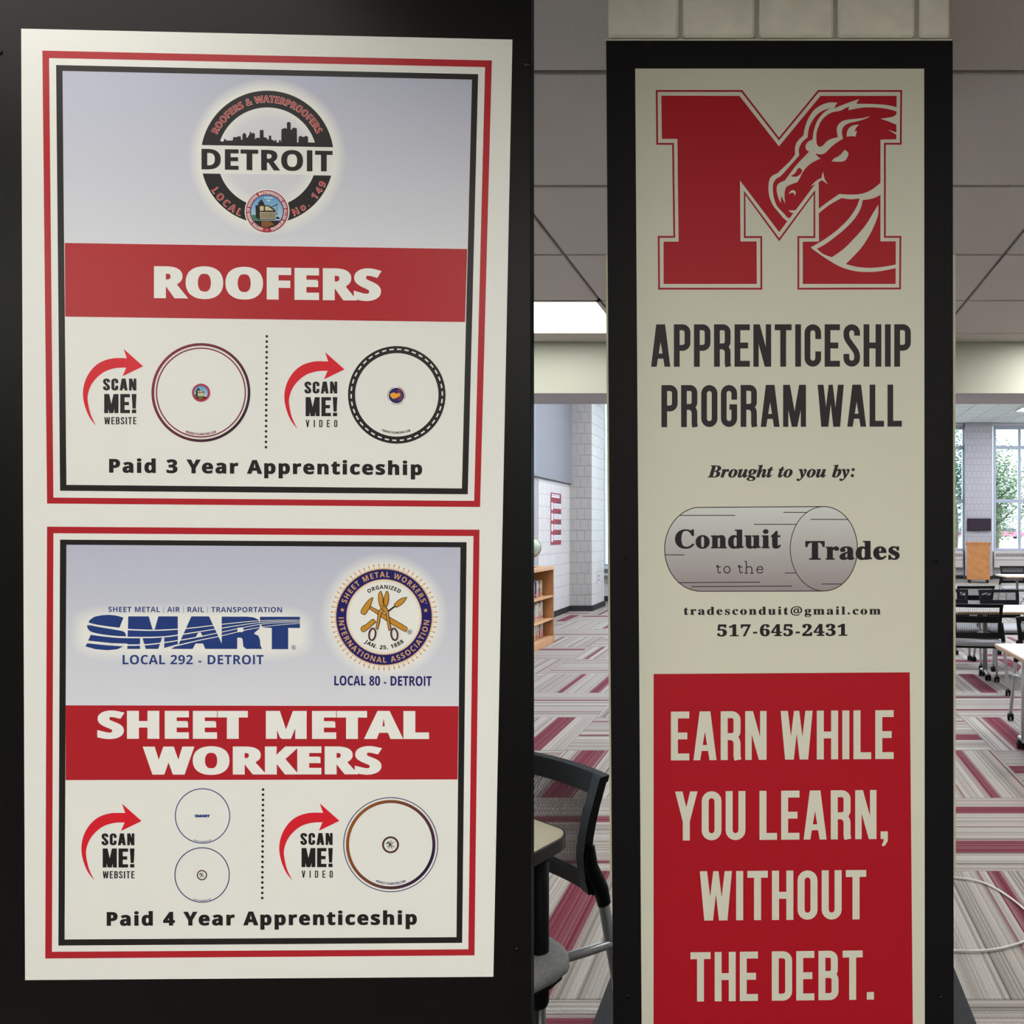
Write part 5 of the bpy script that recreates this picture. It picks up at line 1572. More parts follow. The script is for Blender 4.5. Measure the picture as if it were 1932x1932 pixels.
# left wall of the tall room: blocks below, painted panel above
wl = tag(MB().box(XW - .25, XW, HD1, 14.8, 0, ZF).build('wall_left', jointw_m), kind='structure')
Mx = Matrix.Translation((XW, HD1, 0)) @ Matrix.Rotation(PI / 2, 4, 'Z')
blocks('left', None, Mx, 7.9, 14.8 - HD1, .10, 2.38, blockw_m, wl, False)
tag(MB().box(XW - .1, XW + .05, HD1, 14.8, 2.40, ZF).build('wall_upper_left', wallg), kind='structure')
tag(MB().box(XW - .1, XW + .12, HD1, 12.4, 2.42, ZF).build('wall_upper_panel', mat('blue_grey_paint', (.30, .32, .36, 1), .75)), kind='structure')
tag(MB().box(XW, XW + .02, HD1, 14.78, 0, .10, .002).build('baseboard_left', base_m), kind='structure')
# its end pier, facing the viewer, and the return behind
XP = -3.52
tag(MB().box(XW - .25, XW, 15.85, 16.9, 0, ZF).build('wall_alcove_left', blockw_m), kind='structure')
we = tag(MB().box(XW - .25, XP - .012, 14.8, 15.85, 0, ZF).build('wall_left_end', jointw_m), kind='structure')
blocks('end', None, Matrix.Translation((0, 14.8, 0)), XW, XP - .001, .10, 3.9, blockt_m, we, True)
Mr = Matrix.Translation((XP - .012, 14.8, 0)) @ Matrix.Rotation(PI / 2, 4, 'Z')
blocks('ret', None, Mr, .0, 1.05, .10, 4.6, blockw_m, we, False)
tag(MB().box(XW, XP + .012, 14.77, 14.8, 0, .105, .002).build('baseboard_end', base_m), kind='structure')
tag(MB().box(XP, XP + .02, 14.8, 15.85, 0, .105, .002).build('baseboard_return', base_m), kind='structure')
# outlet on the return
ox = XP + .002
so = empty('wall_outlet', (ox, 15.35, .52))
tag(so, 'small double wall outlet low on the bright block return', 'outlet')
under(MB().box(ox, ox + .008, 15.27, 15.43, .50, .68, .002).build('plate', mat('outlet_white', (.8, .8, .82, 1), .4)), so)
for zz in (.53, .61):
    under(MB().box(ox + .008, ox + .012, 15.30, 15.40, zz, zz + .05, .001).build('socket', mat('outlet_grey', (.35, .35, .4, 1), .4)), so)
# window alcove wall behind it
wbk = tag(MB().box(-6.2, -1.0, 16.9, 17.1, 0, .70).box(-6.2, -1.0, 16.9, 17.1, 4.4, ZF + .05).box(-6.2, -3.77, 16.9, 17.1, .70, 4.4).box(-1.5, -1.0, 16.9, 17.1, .70, 4.4).build('wall_back_left', jointw_m), kind='structure')
blocks('bk', None, Matrix.Translation((0, 16.9, 0)), -4.2, -2.9, .10, .68, blockw_m, wbk, False)
wout = tag(MB().box(-7.5, -2.75, 20.0, 20.3, -.4, 7).build('wall_outside', jointw_m), kind='structure')
blocks('out', None, Matrix.Translation((0, 20.0, 0)), -5.2, -2.75, .2, 6.8, blockw_m, wout, False, .20, .2032)
tag(MB().box(-1.2, -1.0, 16.9, YB, 0, ZF).build('wall_alcove', wallp), kind='structure')
win1 = empty('window_1', (-3.3, 16.8, 1.0))
win1['kind'] = 'structure'
fb = mat('blue_grey_frame', (.34, .44, .56, 1), .4)
wfr = mat('white_frame', (.70, .72, .74, 1), .4)
under(MB().box(-3.77, -3.73, 16.80, 16.888, .78, 4.4, .004).build('window_frame', fb), win1)
under(MB().box(-3.73, -1.54, 16.80, 16.888, .76, .80, .004).build('window_frame', fb), win1)
under(MB().box(-3.73, -1.54, 16.95, 16.956, .80, 4.4).build('pane', mat('pane_placeholder', (1, 1, 1, 1))), win1)
under(MB().box(-1.54, -1.5, 16.80, 16.888, .78, 4.4, .004).build('window_frame', fb), win1)
under(MB().box(-3.90, -1.5, 16.66, 16.888, .70, .755, .006).build('window_sill', wfr), win1)
under(MB().box(-3.90, -1.5, 16.72, 16.888, .56, .60, .004).build('window_ledge', wfr), win1)
tag(MB().box(-4.2, -2.0, 16.855, 16.888, 0, .11, .002).build('baseboard_alcove', base_m), kind='structure')

# ------------------------------------------------------------------ window wall far away
glass = bpy.data.materials.new('window_glass')
glass.use_nodes = True
nt = glass.node_tree
nt.nodes.clear()
out_ = nt.nodes.new('ShaderNodeOutputMaterial')
mixs = nt.nodes.new('ShaderNodeMixShader')
tr = nt.nodes.new('ShaderNodeBsdfTransparent')
tr.inputs[0].default_value = (.93, .97, .97, 1)
gl = nt.nodes.new('ShaderNodeBsdfGlossy')
gl.inputs['Roughness'].default_value = .02
fr_ = nt.nodes.new('ShaderNodeFresnel')
nt.links.new(fr_.outputs[0], mixs.inputs[0])
nt.links.new(tr.outputs[0], mixs.inputs[1])
nt.links.new(gl.outputs[0], mixs.inputs[2])
nt.links.new(mixs.outputs[0], out_.inputs[0])
MATS['window_glass'] = glass
for o_ in win1.children:
    if o_.name.startswith('pane'):
        o_.data.materials[0] = glass

D = YB - .3                                  # front of the pier between the windows


def X(px, d=D):
    return (px - CX) / F * d


def Zp(py, d=D):
    return H + (CY - py) / F * d


wb_ = tag(MB().box(-1.0, XR, YB, YB + .25, 0, .88).build('wall_back', jointw_m), kind='structure')
blocks('low', None, Matrix.Translation((0, YB, 0)), 4.6, 8.2, .12, .86, blockw_m, wb_, False)
tag(MB().box(-1.0, XR, YB, YB + .25, 4.80, ZF + .05).build('wall_back_top', mat('white_lintel', (.82, .84, .88, 1), .7)), kind='structure')
pier = tag(MB().box(X(1821) + .012, X(1873) - .012, D + .012, YB + .2, 0, ZF).build('wall_window_pier', mat('pier_joint', (.20, .20, .23, 1), .8)), kind='structure')
blocks('pier', None, Matrix.Translation((0, D + .012, 0)), X(1821), X(1873), .10, ZF, mat('backlit_white_block', (.50, .49, .53, 1), .65, noise=.03, nscale=12), pier, False)  # white block coloured darker, as the pier is backlit by the windows
tag(MB().box(X(1821) - .005, X(1873) + .005, D - .012, D, 0, .11, .002).build('baseboard_pier', base_m), kind='structure')
tag(MB().box(-1.0, XR, YB - .03, YB - .012, 0, .11, .002).build('baseboard_back', base_m), kind='structure')
for a, b in ((-.8, 1.2), (2.4, 3.0)):
    pass
frame_m = mat('window_mullion', (.52, .56, .66, 1), .4)


def big_window(n, xa, xb, mull):
    w = empty('window_%d' % n, ((xa + xb) / 2, YB, .88))
    w['kind'] = 'structure'
    yy0, yy1 = YB + .02, YB + .12
    for x in [xa, xb] + mull:
        under(MB().box(x - .045, x + .045, yy0, yy1, .88, 4.80, .004).build('mullion', frame_m), w)
    for z in (.90, Zp(945, YB), Zp(844, YB), 4.745):
        under(MB().box(xa + .045, xb - .045, yy0 + .004, yy1 - .004, z - .055, z + .055, .004).build('transom', frame_m), w)
    ms = sorted([xa, xb] + mull)
    zs_ = [.95, Zp(945, YB), Zp(844, YB), 4.69]
    for a, b in zip(ms, ms[1:]):
        for c, d in zip(zs_, zs_[1:]):
            under(MB().box(a + .045, b - .045, YB + .065, YB + .071, c + .055, d - .055).build('pane', glass), w)


big_window(2, X(1877, YB), X(2050, YB), [X(1924, YB), X(1985, YB)])
big_window(3, X(1590, YB), X(1819, YB), [X(1660, YB), X(1740, YB), X(1790, YB)][:2])
big_window(4, -.9, X(1586, YB), [.2, 1.2])
# convector cabinets below the windows
cab = mat('convector_white', (.68, .62, .59, 1), .4)
cabd = mat('convector_slot', (.10, .10, .11, 1), .6)
for xa, xb, lab in ((X(1877), X(1990), 'long white convector cabinet with top grille, right of the lectern'),
                    (X(1740), X(1818), 'white convector cabinet with top grille, left of the lectern')):
    cv = empty('convector', ((xa + xb) / 2, YB - .2, .3))
    tag(cv, lab, 'heater', 'convectors under the windows')
    under(MB().box(xa, xb, YB - .22, YB - .013, .36, .87, .01).build('cabinet', cab), cv)
    k = MB()
    x = xa + .06
    while x < xb - .06:
        k.box(x, x + .028, YB - .226, YB - .219, .70, .80)
        x += .055
    under(k.build('grille', cabd), cv)['kind'] = 'stuff'
    under(MB().box(xa, xb, YB - .225, YB - .22, .60, .61).build('seam', cabd), cv)

# screen on the pier and the lectern before it
sc_ = empty('wall_screen', (X(1846.5), D - .04, Zp(1002)))
tag(sc_, 'black wall-mounted screen on the block pier between the far windows', 'television')
under(MB().box(X(1824), X(1869), D - .07, D - .03, Zp(1001.5), Zp(978), .008).build('casing', mat('screen_casing', (.02, .02, .025, 1), .4)), sc_)
under(MB().box(X(1825), X(1868), D - .073, D - .070, Zp(1000.5), Zp(979)).build('screen', mat('dark_screen', (.035, .02, .035, 1), .2)), sc_)
under(MB().box(X(1840), X(1853), D - .03, D + .0, Zp(994), Zp(985)).build('bracket', mat('screen_casing', (.02, .02, .025, 1), .4)), sc_)
wood = mat('orange_oak', (.56, .24, .075, 1), .45, noise=.14, nscale=9)
wood2 = mat('oak_edge', (.62, .30, .11, 1), .45, noise=.1, nscale=9)
DLc = 22.6
lc_ = empty('lectern', (X(1845.5, DLc), DLc, 0))
tag(lc_, 'tall orange oak lectern on dark castors below the wall screen', 'lectern')
xa, xb = X(1824.5, DLc), X(1867, DLc)
under(MB().box(xa, xb, DLc, DLc + .03, .10, 1.16, .004).build('front_panel', wood), lc_)
for a, b in ((xa, xa + .03), (xb - .03, xb)):
    under(MB().box(a, b, DLc + .03, DLc + .5, .10, 1.14, .004).build('side_panel', wood2), lc_)
v_ = [(xa - .02, DLc - .02, 1.155), (xb + .02, DLc - .02, 1.155), (xb + .02, DLc + .52, 1.07), (xa - .02, DLc + .52, 1.07)]
v_ += [(p[0], p[1], p[2] + .03) for p in v_]
under(MB().add(v_, [(3, 2, 1, 0), (4, 5, 6, 7), (0, 1, 5, 4), (1, 2, 6, 5), (2, 3, 7, 6), (3, 0, 4, 7)]).build('sloped_top', wood2), lc_)
under(MB().box(xa + .03, xb - .03, DLc + .03, DLc + .48, .10, .13, .002).build('bottom_panel', wood2), lc_)
for a in (xa + .07, xb - .07):
    for b in (DLc + .06, DLc + .42):
        under(MB().ball((a, b, .05), .05, .03, .05, 10, 6).build('caster', base_m), lc_)

lc_.rotation_euler = (0, 0, math.radians(-14.2))

# ------------------------------------------------------------------ outdoors
grass_m = mat('lawn', (.17, .19, .10, 1), .9, noise=.25, nscale=.8, bump=.4, bscale=30)
tag(MB().add([(-60, YB + .25, -.25), (120, YB + .25, -.25), (160, 95, .37), (-80, 95, .37), (200, 220, .42), (-120, 220, .42)], [(0, 1, 2, 3), (3, 2, 4, 5)]).build('ground', grass_m), kind='structure')
tag(MB().box(-80, 150, 96, 125, .385, .40).build('car_park', mat('asphalt', (.30, .30, .32, 1), .9, noise=.1, nscale=3)), 'grey strip of car park beyond the sloping lawn', 'car park')
bark = mat('bark', (.12, .09, .06, 1), .9, noise=.3, nscale=8)
leafs = [mat('leaves_light', (.14, .18, .085, 1), .7, noise=.25, nscale=3), mat('leaves_deep', (.07, .13, .09, 1), .7, noise=.25, nscale=3)]


def tree(x, y, h, rr, lm, label, seed):
    rnd = random.Random(seed)
    t = empty('tree', (x, y, -.25))
    tag(t, label, 'tree', 'trees outside the windows')
    tr_ = MB().tube([(x, y, -.25), (x + .1, y, h * .3), (x - .05, y + .1, h * .6), (x, y, h * .85)], [.16, .12, .08, .03], 8)
    for k in range(7):
        a = rnd.uniform(0, 6.28)
        z = h * rnd.uniform(.25, .6)
        tr_.tube([(x, y, z), (x + math.cos(a) * rr * .7, y + math.sin(a) * rr * .7, z + rr * .6)], [.05, .015], 6)
    under(tr_.build('trunk', bark), t)
    lf = MB()
    for k in range(7500):
        a = rnd.uniform(0, 6.28)
        u = rnd.uniform(-1, 1)
        q = rnd.random() ** .45
        s = math.sqrt(1 - u * u)
        cl = .75 + .25 * math.sin(a * 3 + u * 5 + seed)
        p = Vector((x + math.cos(a) * s * rr * q * cl, y + math.sin(a) * s * rr * q * cl, h * .58 + u * h * .42 * q))
        w = rnd.uniform(.045, .085)
        M = Matrix.Rotation(rnd.uniform(0, 6.28), 3, 'Z') @ Matrix.Rotation(rnd.uniform(-1.2, 1.2), 3, 'X')
        vs_ = [p + M @ Vector(v) for v in ((-w, 0, 0), (0, -w * .5, w * .15), (w, 0, 0), (0, w * .5, w * .15))]
        lf.add(vs_, [(0, 1, 2, 3)])
    o = under(lf.build('foliage', lm), t)
    o['kind'] = 'stuff'


tree(6.9, 31.0, 6.2, 1.7, leafs[1], 'deep green tree outside the window strip left of the pier', 3)
tree(9.2, 33.5, 5.7, 1.9, leafs[0], 'dense leafy tree left half of the right-hand window', 5)
tree(10.5, 30.5, 4.7, 1.4, leafs[0], 'light green young tree at the right edge of the window', 8)
tree(13.6, 49, 6.0, 2.2, leafs[1], 'dark tree farther back on the lawn behind the cars', 11)
tree(12.2, 60, 5.5, 2.6, leafs[1], 'low round tree farthest away past the car park', 13)


def car(x, y, col, name, label):
    c = empty('car', (x, y, .40))
    tag(c, label, 'car', 'cars parked outside')
    m = mat('car_paint_' + name, col, .25, coat=.5)
    prof = [(-2.15, .30), (-2.2, .62), (-2.0, .86), (-1.35, .93), (-.75, 1.38), (.65, 1.42), (1.25, .98), (2.05, .86), (2.2, .62), (2.15, .30)]
    Mc = Matrix.Translation((x, y, .40)) @ Matrix.Rotation(PI / 2, 4, 'X')
    under(MB().prism(prof, -.85, .85, Mc).build('body', m), c)
    gm = mat('car_glass', (.03, .04, .05, 1), .1)
    for sgn in (-1, 1):
        under(MB().prism([(-1.18, .95), (-.70, 1.31), (-.08, 1.33), (-.08, .95)], .852 * sgn - .004, .852 * sgn + .004, Mc).build('side_window', gm), c)
        under(MB().prism([(.0, .95), (.0, 1.33), (.60, 1.34), (1.08, .98)], .852 * sgn - .004, .852 * sgn + .004, Mc).build('side_window', gm), c)
    for wx in (-1.35, 1.35):
        for wy in (-.78, .78):
            under(MB().tube([(x + wx, y + wy - .1, .73), (x + wx, y + wy + .1, .73)], .33, 16).build('wheel', base_m), c)


car(23.0, 100.5, (.45, .04, .10, 1), 'red', 'crimson parked car seen through the narrow left window')
car(29.2, 100.5, (.50, .05, .09, 1), 'rose', 'red parked car seen through the wide right window')
car(27.0, 108.0, (.12, .22, .45, 1), 'blue', 'blue car parked behind the red ones')
car(33.5, 115.0, (.8, .82, .85, 1), 'white', 'white car farthest back in the car park')

# ------------------------------------------------------------------ chairs and tables
chair_blk = mat('chair_black', (.009, .009, .011, 1), .5, spec=.1)
thread_m = mat('mesh_thread', (.008, .008, .010, 1), .7, spec=.15)
tube_m = mat('silver_tube', (.42, .43, .44, 1), .38, metal=.55)
fab_m = mat('seat_fabric', (.36, .365, .37, 1), .9, noise=.12, nscale=150, bump=.3, bscale=500)
fab2_m = mat('seat_fabric_olive', (.34, .33, .27, 1), .9, noise=.12, nscale=150, bump=.3, bscale=500)


def back_y(z, x):
    """the backrest leans back and wraps round the sitter"""
    pr = [(.0, -.33), (.50, -.262), (.57, -.240), (.65, -.232), (.74, -.250), (.90, -.305)]
    for (a, b), (c, d) in zip(pr, pr[1:]):
        if z <= c:
            return b + (d - b) * (z - a) / (c - a) - .02 + x * x * .45
    return pr[-1][1]


def make_chair(name, label, group, detail, casters=True, seat_mat=None):
    t = empty(name)
    tag(t, label, 'chair', group)
    sm = seat_mat or fab_m
    # seat: cushion with rounded plan over a shell
    plan = [(x * (1.20 if detail == 2 else 1.0), y + .09) for x, y in smooth([(-.240, -.17), (-.245, 0), (-.24, .17), (-.17, .235), (0, .25), (.17, .235), (.24, .17), (.245, 0), (.240, -.17), (.12, -.20), (-.12, -.20)], 3)]
    mb = MB()
    rings = [(1.0, .418), (1.03, .435), (1.02, .452), (.96, .467), (.80, .474)]
    n_ = len(plan)
    v = [(x * k, y * k, z) for k, z in rings for x, y in plan]
    f = [(i * n_ + j, i * n_ + (j + 1) % n_, (i + 1) * n_ + (j + 1) % n_, (i + 1) * n_ + j) for i in range(len(rings) - 1) for j in range(n_)]
    f += [tuple(range(n_))[::-1], tuple((len(rings) - 1) * n_ + j for j in range(n_))]
    mb.add(v, f, True)
    mb.build('seat', sm, t)
    MB().prism([(x * .95, y * .95) for x, y in plan], .398, .419).build('seat_shell', chair_blk, t)
    # back frame: outer hoop, top rail, middle and lower bars
    top, bot, hw = .84, .515, .235
    fr_ = MB()

    def rail(z0, z1, xa, xb, th=.018, n=12):
        vv = []
        for i in range(n + 1):
            x = xa + (xb - xa) * i / n
            for z, dy in ((z0, 0), (z1, 0), (z1, -th), (z0, -th)):
                vv.append((x, back_y(z, x) + dy, z))
        ff = [tuple(range(4))[::-1], tuple(n * 4 + j for j in range(4))]
        for i in range(n):
            for j in range(4):
                ff.append((i * 4 + j, i * 4 + (j + 1) % 4, (i + 1) * 4 + (j + 1) % 4, (i + 1) * 4 + j))
        fr_.add(vv, ff)

    rail(top - .018, top, -hw, hw, .026)
    rail(top - (.052 if detail == 2 else .034), top - .018, -hw + .01, hw - .01, .012)
    rail(bot, bot + .05, -hw + .012, hw - .012)
    if detail < 2:
        rail(.66, .722, -hw + .02, hw - .02, .012)
    for s in (-1, 1):
        vv = []
        m_ = 8
        for i in range(m_ + 1):
            z = bot + .001 + (top - bot - .002) * i / m_
            xo = s * (hw - .02 * (1 - i / m_))
            xi = s * (hw - (.045 if detail == 2 else .03) - .02 * (1 - i / m_))
            y = back_y(z, xo)
            vv += [(xo, y - .022, z), (xo, y + .008, z), (xi, back_y(z, xi) + .004, z), (xi, back_y(z, xi) - .016, z)]
        ff = [(0, 1, 2, 3), tuple(m_ * 4 + j for j in (3, 2, 1, 0))]
        for i in range(m_):
            for j in range(4):
                ff.append((i * 4 + j, i * 4 + (j + 1) % 4, (i + 1) * 4 + (j + 1) % 4, (i + 1) * 4 + j))
        fr_.add(vv, ff)
    fr_.build('back_frame', chair_blk, t)
    # woven back: fine upright threads with open gaps
    th = MB()
    N = 62 if detail == 2 else 64
    w_ = .0021 if detail == 2 else .0017
    for i in range(N):
        ins = .045 if detail == 2 else .03
        x = -hw + ins + (2 * hw - 2 * ins) * (i + .5) / N
        vv = []
        for z in (bot + .04, .60, .68, .76, top - (.04 if detail == 2 else .02)):
            y = back_y(z, x) - .006
            vv += [(x - w_, y, z), (x + w_, y, z)]
        th.add(vv, [(j * 2, j * 2 + 1, j * 2 + 3, j * 2 + 2) for j in range(4)])
    o = th.build('woven_back', thread_m, t)
    o['kind'] = 'stuff'
    # legs: rear ones run up into the back posts, front ones curve under the seat
    h0 = .055 if casters else .0
    for s in (-1, 1):
        lg = MB().tube(smooth3([(s * .268, -.350, h0), (s * .258, -.325, .20), (s * .243, -.296, .40), (s * .236, -.283, .49), (s * .232, -.277, .53)], 4), .0155 if detail == 2 else .014, 12, 1.0)
        lg.tube(smooth3([(s * .249, -.298, .372), (s * .247, -.20, .388), (s * .215, -.08, .392), (s * .20, .14, .392)], 4), [.013] * 13, 10)
        l_ = lg.build('leg', tube_m, t)
        post = MB().tube([(s * .237, -.285, .485), (s * .232, -.276, .53), (s * .228, back_y(.60, .22) - .010, .60), (s * .228, back_y(.66, .22) - .010, .66)], [.0185, .021, .019, .012], 12)
        post.build('post_sleeve', chair_blk, t)
        fl = MB().tube(smooth3([(s * .205, -.05, .392), (s * .215, .18, .392), (s * .235, .27, .375), (s * .245, .295, .33), (s * .255, .31, h0)], 4), .0125, 10).build('leg', tube_m, t)
        if casters:
            for par, x, y in ((l_, s * .268, -.350), (fl, s * .255, .31)):
                c_ = MB()
                for dx in (-.014, .014):
                    c_.tube([(x + dx - .008, y, .028), (x + dx + .008, y, .028)], .028, 14)
                c_.tube([(x, y, .03), (x, y, .075)], .012, 8)
                c_.build('caster', chair_blk, par)
    return t


def smooth3(pts, n):
    out = []
    for i in range(len(pts) - 1):
        p1, p2 = pts[i], pts[i + 1]
        p0, p3 = pts[max(i - 1, 0)], pts[min(i + 2, len(pts) - 1)]
        for k in range(n):
            t = k / n
            out.append(tuple(.5 * (2 * b + (c - a) * t + (2 * a - 5 * b + 4 * c - d) * t * t + (3 * b - a - 3 * c + d) * t ** 3) for a, b, c, d in zip(p0, p1, p2, p3)))
    out.append(pts[-1])
    return out


G = 'mesh-backed chairs of the reading room'
near = make_chair('mesh_chair', 'large black mesh-backed chair nearest, between display board and pillar', G, 2, casters=False)
near.location = (-.847, 2.105, 0)
near.rotation_euler = (0, 0, math.radians(143.5))
for o_ in near.children:
    if o_.name.startswith('seat'):
        o_.location.x = -.045
base = make_chair('mesh_chair', 'mesh-backed chair seen square from behind, left side of the first table', G, 1)
base.location = (1.90, 7.62, 0)
base.rotation_euler = (0, 0, math.radians(-8))
olive = None
for (x, y, a, lab) in ((2.08, 5.92, 172, 'chair with olive seat tucked under the nearest table at the right edge'),
                       (1.96, 8.86, 178, 'chair beyond the first table, mostly behind the square-on chair'),
                       (2.56, 8.80, 183, 'chair facing the viewer beyond the first table, in the middle of the row'),
                       (2.42, 9.98, 4, 'dark chair back just over the row, beside the pillar edge'),
                       (4.46, 14.75, 176, 'chair behind the farthest table near the convector'),
                       (4.22, 12.5, 8, 'chair at the right edge in front of the farthest table')):
    c_ = copy_tree(base)
    c_.location = (x, y, 0)
    c_.rotation_euler = (0, 0, math.radians(a))
    c_['label'] = lab
    if 'olive' in lab:
        for ch in c_.children:
            if ch.name.startswith('seat') and 'shell' not in ch.name:
                ch.data = ch.data.copy()
                ch.data.materials[0] = fab2_m

top_m = mat('maple_laminate', (.48, .42, .33, 1), .38, noise=.05, nscale=6)
edge_w = mat('maple_edge', (.50, .34, .20, 1), .5)
foot_m = mat('chrome_foot', (.42, .42, .44, 1), .35, metal=.8)


def work_table(x0, x1, y0, y1, label, legs, fy=None, ly=None):
    t = empty('work_table', ((x0 + x1) / 2, (y0 + y1) / 2, 0))
    tag(t, label, 'table', 'work tables on the right')
    under(MB().box(x0, x1, y0, y1, .715, .74, .004).build('tabletop', edge_w), t)
    under(MB().box(x0 + .004, x1 - .004, y0 + .004, y1 - .004, .7402, .7415).build('laminate', top_m), t)
    for lx in legs:
        f0, f1 = fy or (y0 + .07, y1 - .07)
        ym = ly or (f0 + f1) / 2
        l_ = MB().tube([(lx, ym, .06), (lx, ym, .715)], .024, 12).build('leg', tube_m)
        under(l_, t)
        under(MB().tube(smooth3([(lx, f0 - .02, .062), (lx, f0 + .05, .075), (lx, f1 - .05, .075), (lx, f1 + .02, .062)], 4), .019, 10).build('foot_bar', foot_m), t)
        for yy in (f0, f1):
            c_ = MB()
            for dx in (-.016, .016):
                c_.tube([(lx + dx - .009, yy, .03), (lx + dx + .009, yy, .03)], .03, 14)
            c_.tube([(lx, yy, .03), (lx, yy, .06)], .011, 8)
            under(c_.build('caster', chair_blk), t)
    return t


work_table(1.50, 3.30, 4.70, 5.45, 'nearest maple work table, corner entering at the right edge', (1.70, 3.05), (4.80, 5.50), 5.42)
work_table(1.72, 3.50, 7.55, 8.27, 'maple work table behind the square-on chair', (2.13, 3.2), (7.98, 8.22))
work_table(3.88, 5.50, 13.25, 14.05, 'farthest maple work table near the convector', (4.15, 5.2))

# near table: beige top with thick black edge, telescopic black leg
nt_ = empty('student_table', (-.70, 1.85, 0))
tag(nt_, 'beige-topped table with rounded corner and black edge in front of the mesh chair', 'table')
e1, e2 = Vector((-.80, .60)).normalized(), Vector((-.42, -.91)).normalized()
cn = Vector((-.535, 2.05))


def rq(off):
    pts = []
    Lx, Ly, r = .62, .50, .055
    base_ = [(r, 0, 0), (Lx - r, 0, 0), (Lx, r, 0), (Lx, Ly - r, 0), (Lx - r, Ly, 0), (r, Ly, 0), (0, Ly - r, 0), (0, r, 0)]
    cs = [((Lx - r, r), -90), ((Lx - r, Ly - r), 0), ((r, Ly - r), 90), ((r, r), 180)]
    for (cx_, cy_), a0 in cs:
        for k in range(9):
            a = math.radians(a0 + k * 90 / 8)
            pts.append((cx_ + (r - off) * math.cos(a), cy_ + (r - off) * math.sin(a)))
    return [tuple(cn + e1 * a + e2 * b) for a, b in pts]


under(MB().prism(rq(0), .708, .739).build('black_edge', mat('gloss_black', (.012, .012, .014, 1), .22)), nt_)
under(MB().prism(rq(.007), .739, .7405).build('tabletop', mat('beige_laminate', (.70, .63, .44, 1), .4)), nt_)
for a, b in ((.026, .105), (.54, .06), (.54, .44), (.075, .44)):
    p = cn + e1 * a + e2 * b
    l_ = MB().tube([(p.x, p.y, .335), (p.x, p.y, .345), (p.x, p.y, .71)], [.019, .0225, .0225], 16).build('leg', chair_blk)
    under(l_, nt_)
    lo = MB().tube([(p.x, p.y, .02), (p.x, p.y, .336)], .015, 14).build('inner_tube', mat('dark_steel', (.14, .15, .15, 1), .35, metal=.7))
    lo.parent = l_
    gd = MB().tube([(p.x, p.y, 0), (p.x, p.y, .02)], [.022, .018], 12).build('glide', chair_blk)
    gd.parent = l_

# bookcase with three rows of books, globe on top
oak = mat('bookcase_oak', (.44, .215, .085, 1), .45, noise=.12, nscale=7)
oakl = mat('bookcase_oak_light', (.58, .32, .14, 1), .42, noise=.1, nscale=7)
bx1, by1, by0, bh = -3.06, 10.68, 8.6, 1.04
bk = empty('bookcase', (bx1 - .15, (by0 + by1) / 2, 0))
tag(bk, 'low open oak bookcase with three rows of books by the left wall', 'bookcase')
under(MB().box(bx1 - .32, bx1 + .01, by0, by1 + .01, bh - .045, bh, .003).build('top', oakl), bk)
for ya, yb in ((by0 + .003, by0 + .025), (by1 - .025, by1)):
    under(MB().box(bx1 - .30, bx1, ya, yb, 0, bh - .045, .002).build('side_panel', oak), bk)
under(MB().box(bx1 - .31, bx1 - .30, by0 + .003, by1, 0, bh - .045).build('back_panel', oak), bk)
for z in (.34, .645):
    under(MB().box(bx1 - .298, bx1 - .004, by0 + .026, by1 - .026, z - .022, z, .002).build('shelf', oakl), bk)
under(MB().box(bx1 - .298, bx1 - .002, by0 + .026, by1 - .026, .0, .095, .002).build('plinth', oakl), bk)
bookc = [(.60, .12, .10), (.10, .18, .28), (.70, .66, .55), (.16, .30, .26), (.55, .30, .45), (.75, .55, .16), (.08, .08, .10), (.50, .48, .62), (.42, .52, .22), (.72, .30, .24), (.25, .42, .50), (.80, .78, .74)]
cn_ = ['red', 'navy', 'cream', 'dark green', 'plum', 'yellow', 'black', 'lilac', 'olive', 'coral', 'teal', 'white']
rn = random.Random(5)
for ri, z in enumerate((.097, .342, .647)):
    y = by1 - .085 - (0, .02, .06)[ri]
    j = 0
    nth = ['first', 'second', 'third', 'fourth', 'fifth', 'sixth', 'seventh', 'eighth', 'ninth', 'tenth'] + ['%dth' % k for k in range(11, 60)]
    while y > 9.45:
        w_ = rn.uniform(.022, .042)
        h_ = rn.uniform(.19, .235)
        ci = rn.randrange(12)
        b = MB()
        x1_ = bx1 - .105 - rn.uniform(0, .02)
        b.box(x1_ - .16, x1_, y - w_ + .001, y, z, z + h_, .003)
        o = b.build('book', mat('book_' + cn_[ci].replace(' ', '_'), bookc[ci] + (1,), .5))
        MB().box(x1_ - .155, x1_ + .0006, y - w_ - .0 + .0008, y + .0004, z + .02, z + .045).build('spine_label', mat('spine_label', (.62, .20, .18, 1), .5), o)
        if w_ > .03:
            MB().box(x1_ + .0003, x1_ + .001, y - w_ + .006, y - .006, z + h_ * .5, z + h_ * .8).build('title_strip', mat('title_strip', (.7, .7, .66, 1), .5), o)
        row = ('bottom', 'middle', 'top')[ri]
        tag(o, '%s book, %s from the right end of the %s row in the oak bookcase' % (cn_[ci], nth[j], row), 'book', 'books in the %s row' % row)
        y -= w_ + .0015
        j += 1
gx, gy = -3.24, 10.25
gb = empty('globe', (gx, gy, bh))
tag(gb, 'pale green globe standing on the bookcase top', 'globe')
gm = mat('globe_green', (.42, .52, .40, 1), .3, noise=.35, nscale=9)
under(MB().ball((gx, gy, bh + .26), .125, .125, .125, 24, 16).build('sphere', gm), gb)
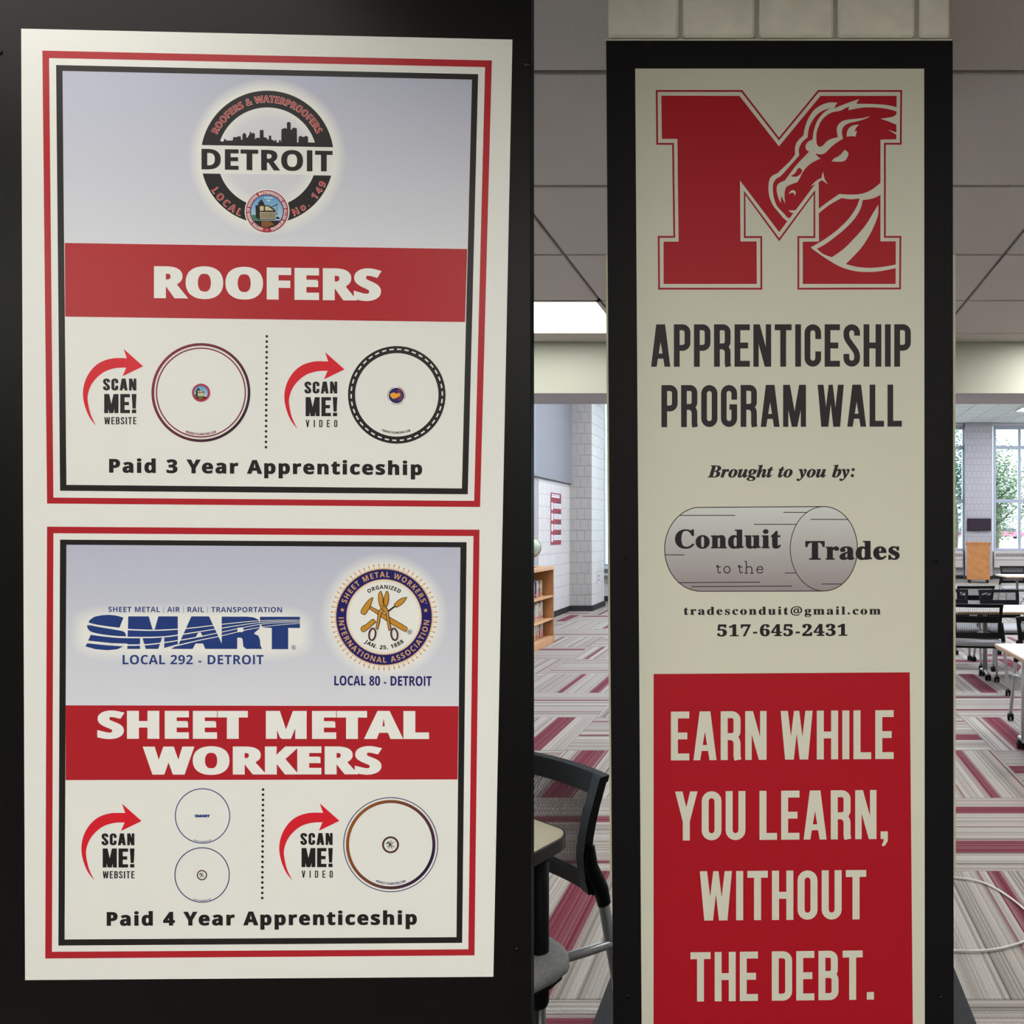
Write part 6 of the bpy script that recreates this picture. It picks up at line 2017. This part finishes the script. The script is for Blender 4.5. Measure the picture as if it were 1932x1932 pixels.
under(MB().tube([(gx, gy, bh), (gx, gy, bh + .015), (gx, gy, bh + .03), (gx, gy, bh + .14)], [.08, .08, .02, .014], 16).build('stand', oak), gb)
under(MB().tube([(gx + .135 * math.sin(a * PI / 12), gy, bh + .26 - .135 * math.cos(a * PI / 12)) for a in range(13)], .006, 8).build('meridian', mat('brass', (.5, .4, .2, 1), .3, metal=.8)), gb)

# flyers on the left block wall
fx = XW + .016
fy0, fy1 = 13.56, 14.19
fz0, fz1 = .0, 0
hz = lambda py, y: H + (CY - py) / F * y
za, zb2 = hz(929, fy0), hz(1028, fy0)
fl = empty('wall_banner', (fx, (fy0 + fy1) / 2, zb2))
tag(fl, 'maroon banner of five stacked notices on the left block wall', 'poster')
under(MB().box(fx - .004, fx, fy0, fy1, zb2, za).build('backing', mat('maroon_paper', (.30, .03, .06, 1), .6)), fl)
pw, ph = mat('paper_white', (.78, .78, .80, 1), .6), za - zb2
pic = mat('picture_dark', (.05, .06, .07, 1), .5)
pbl = mat('picture_blue', (.16, .20, .30, 1), .5)
under(MB().box(fx, fx + .001, fy0 + .04, fy1 - .1, za - ph * .09, za - ph * .025).build('notice', pw), fl)
under(MB().box(fx + .001, fx + .0016, fy0 + .04, fy1 - .1, za - ph * .055, za - ph * .045).build('notice_line', pbl), fl)
for k in range(4):
    zt2 = za - ph * (.20 + k * .205)
    under(MB().box(fx, fx + .001, fy0 + .16, fy1 - .01, zt2 - ph * .10, zt2).build('notice', pw), fl)
    under(MB().box(fx, fx + .001, fy0 + .02, fy0 + .12, zt2 - ph * .13, zt2 + ph * .01).build('notice', pw), fl)
    under(MB().box(fx, fx + .0012, fy1 - .22, fy1 - .01, zt2 + ph * .008, zt2 + ph * .045).build('picture', pic), fl)
    for j in range(3):
        under(MB().box(fx + .001, fx + .0016, fy0 + .2, fy1 - .08, zt2 - ph * (.03 + .025 * j), zt2 - ph * (.024 + .025 * j)).build('notice_line', pbl), fl)

# white cable looping on the carpet beside the pillar
loop = [(.45, 3.40), (.60, 3.44), (.765, 3.44), (.884, 3.39), (.952, 3.27), (.990, 3.13), (.985, 3.02), (.925, 2.92), (.838, 2.868), (.747, 2.842), (.632, 2.842), (.50, 2.86), (.36, 2.93), (.30, 3.05)]
cb = MB().tube([(x, y, .0065) for x, y in smooth([p for p in loop], 5, False)], .0042, 8).build('cable', mat('white_cable', (.72, .70, .66, 1), .45))
tag(cb, 'thin white cable looped on the carpet right of the pillar', 'cable')
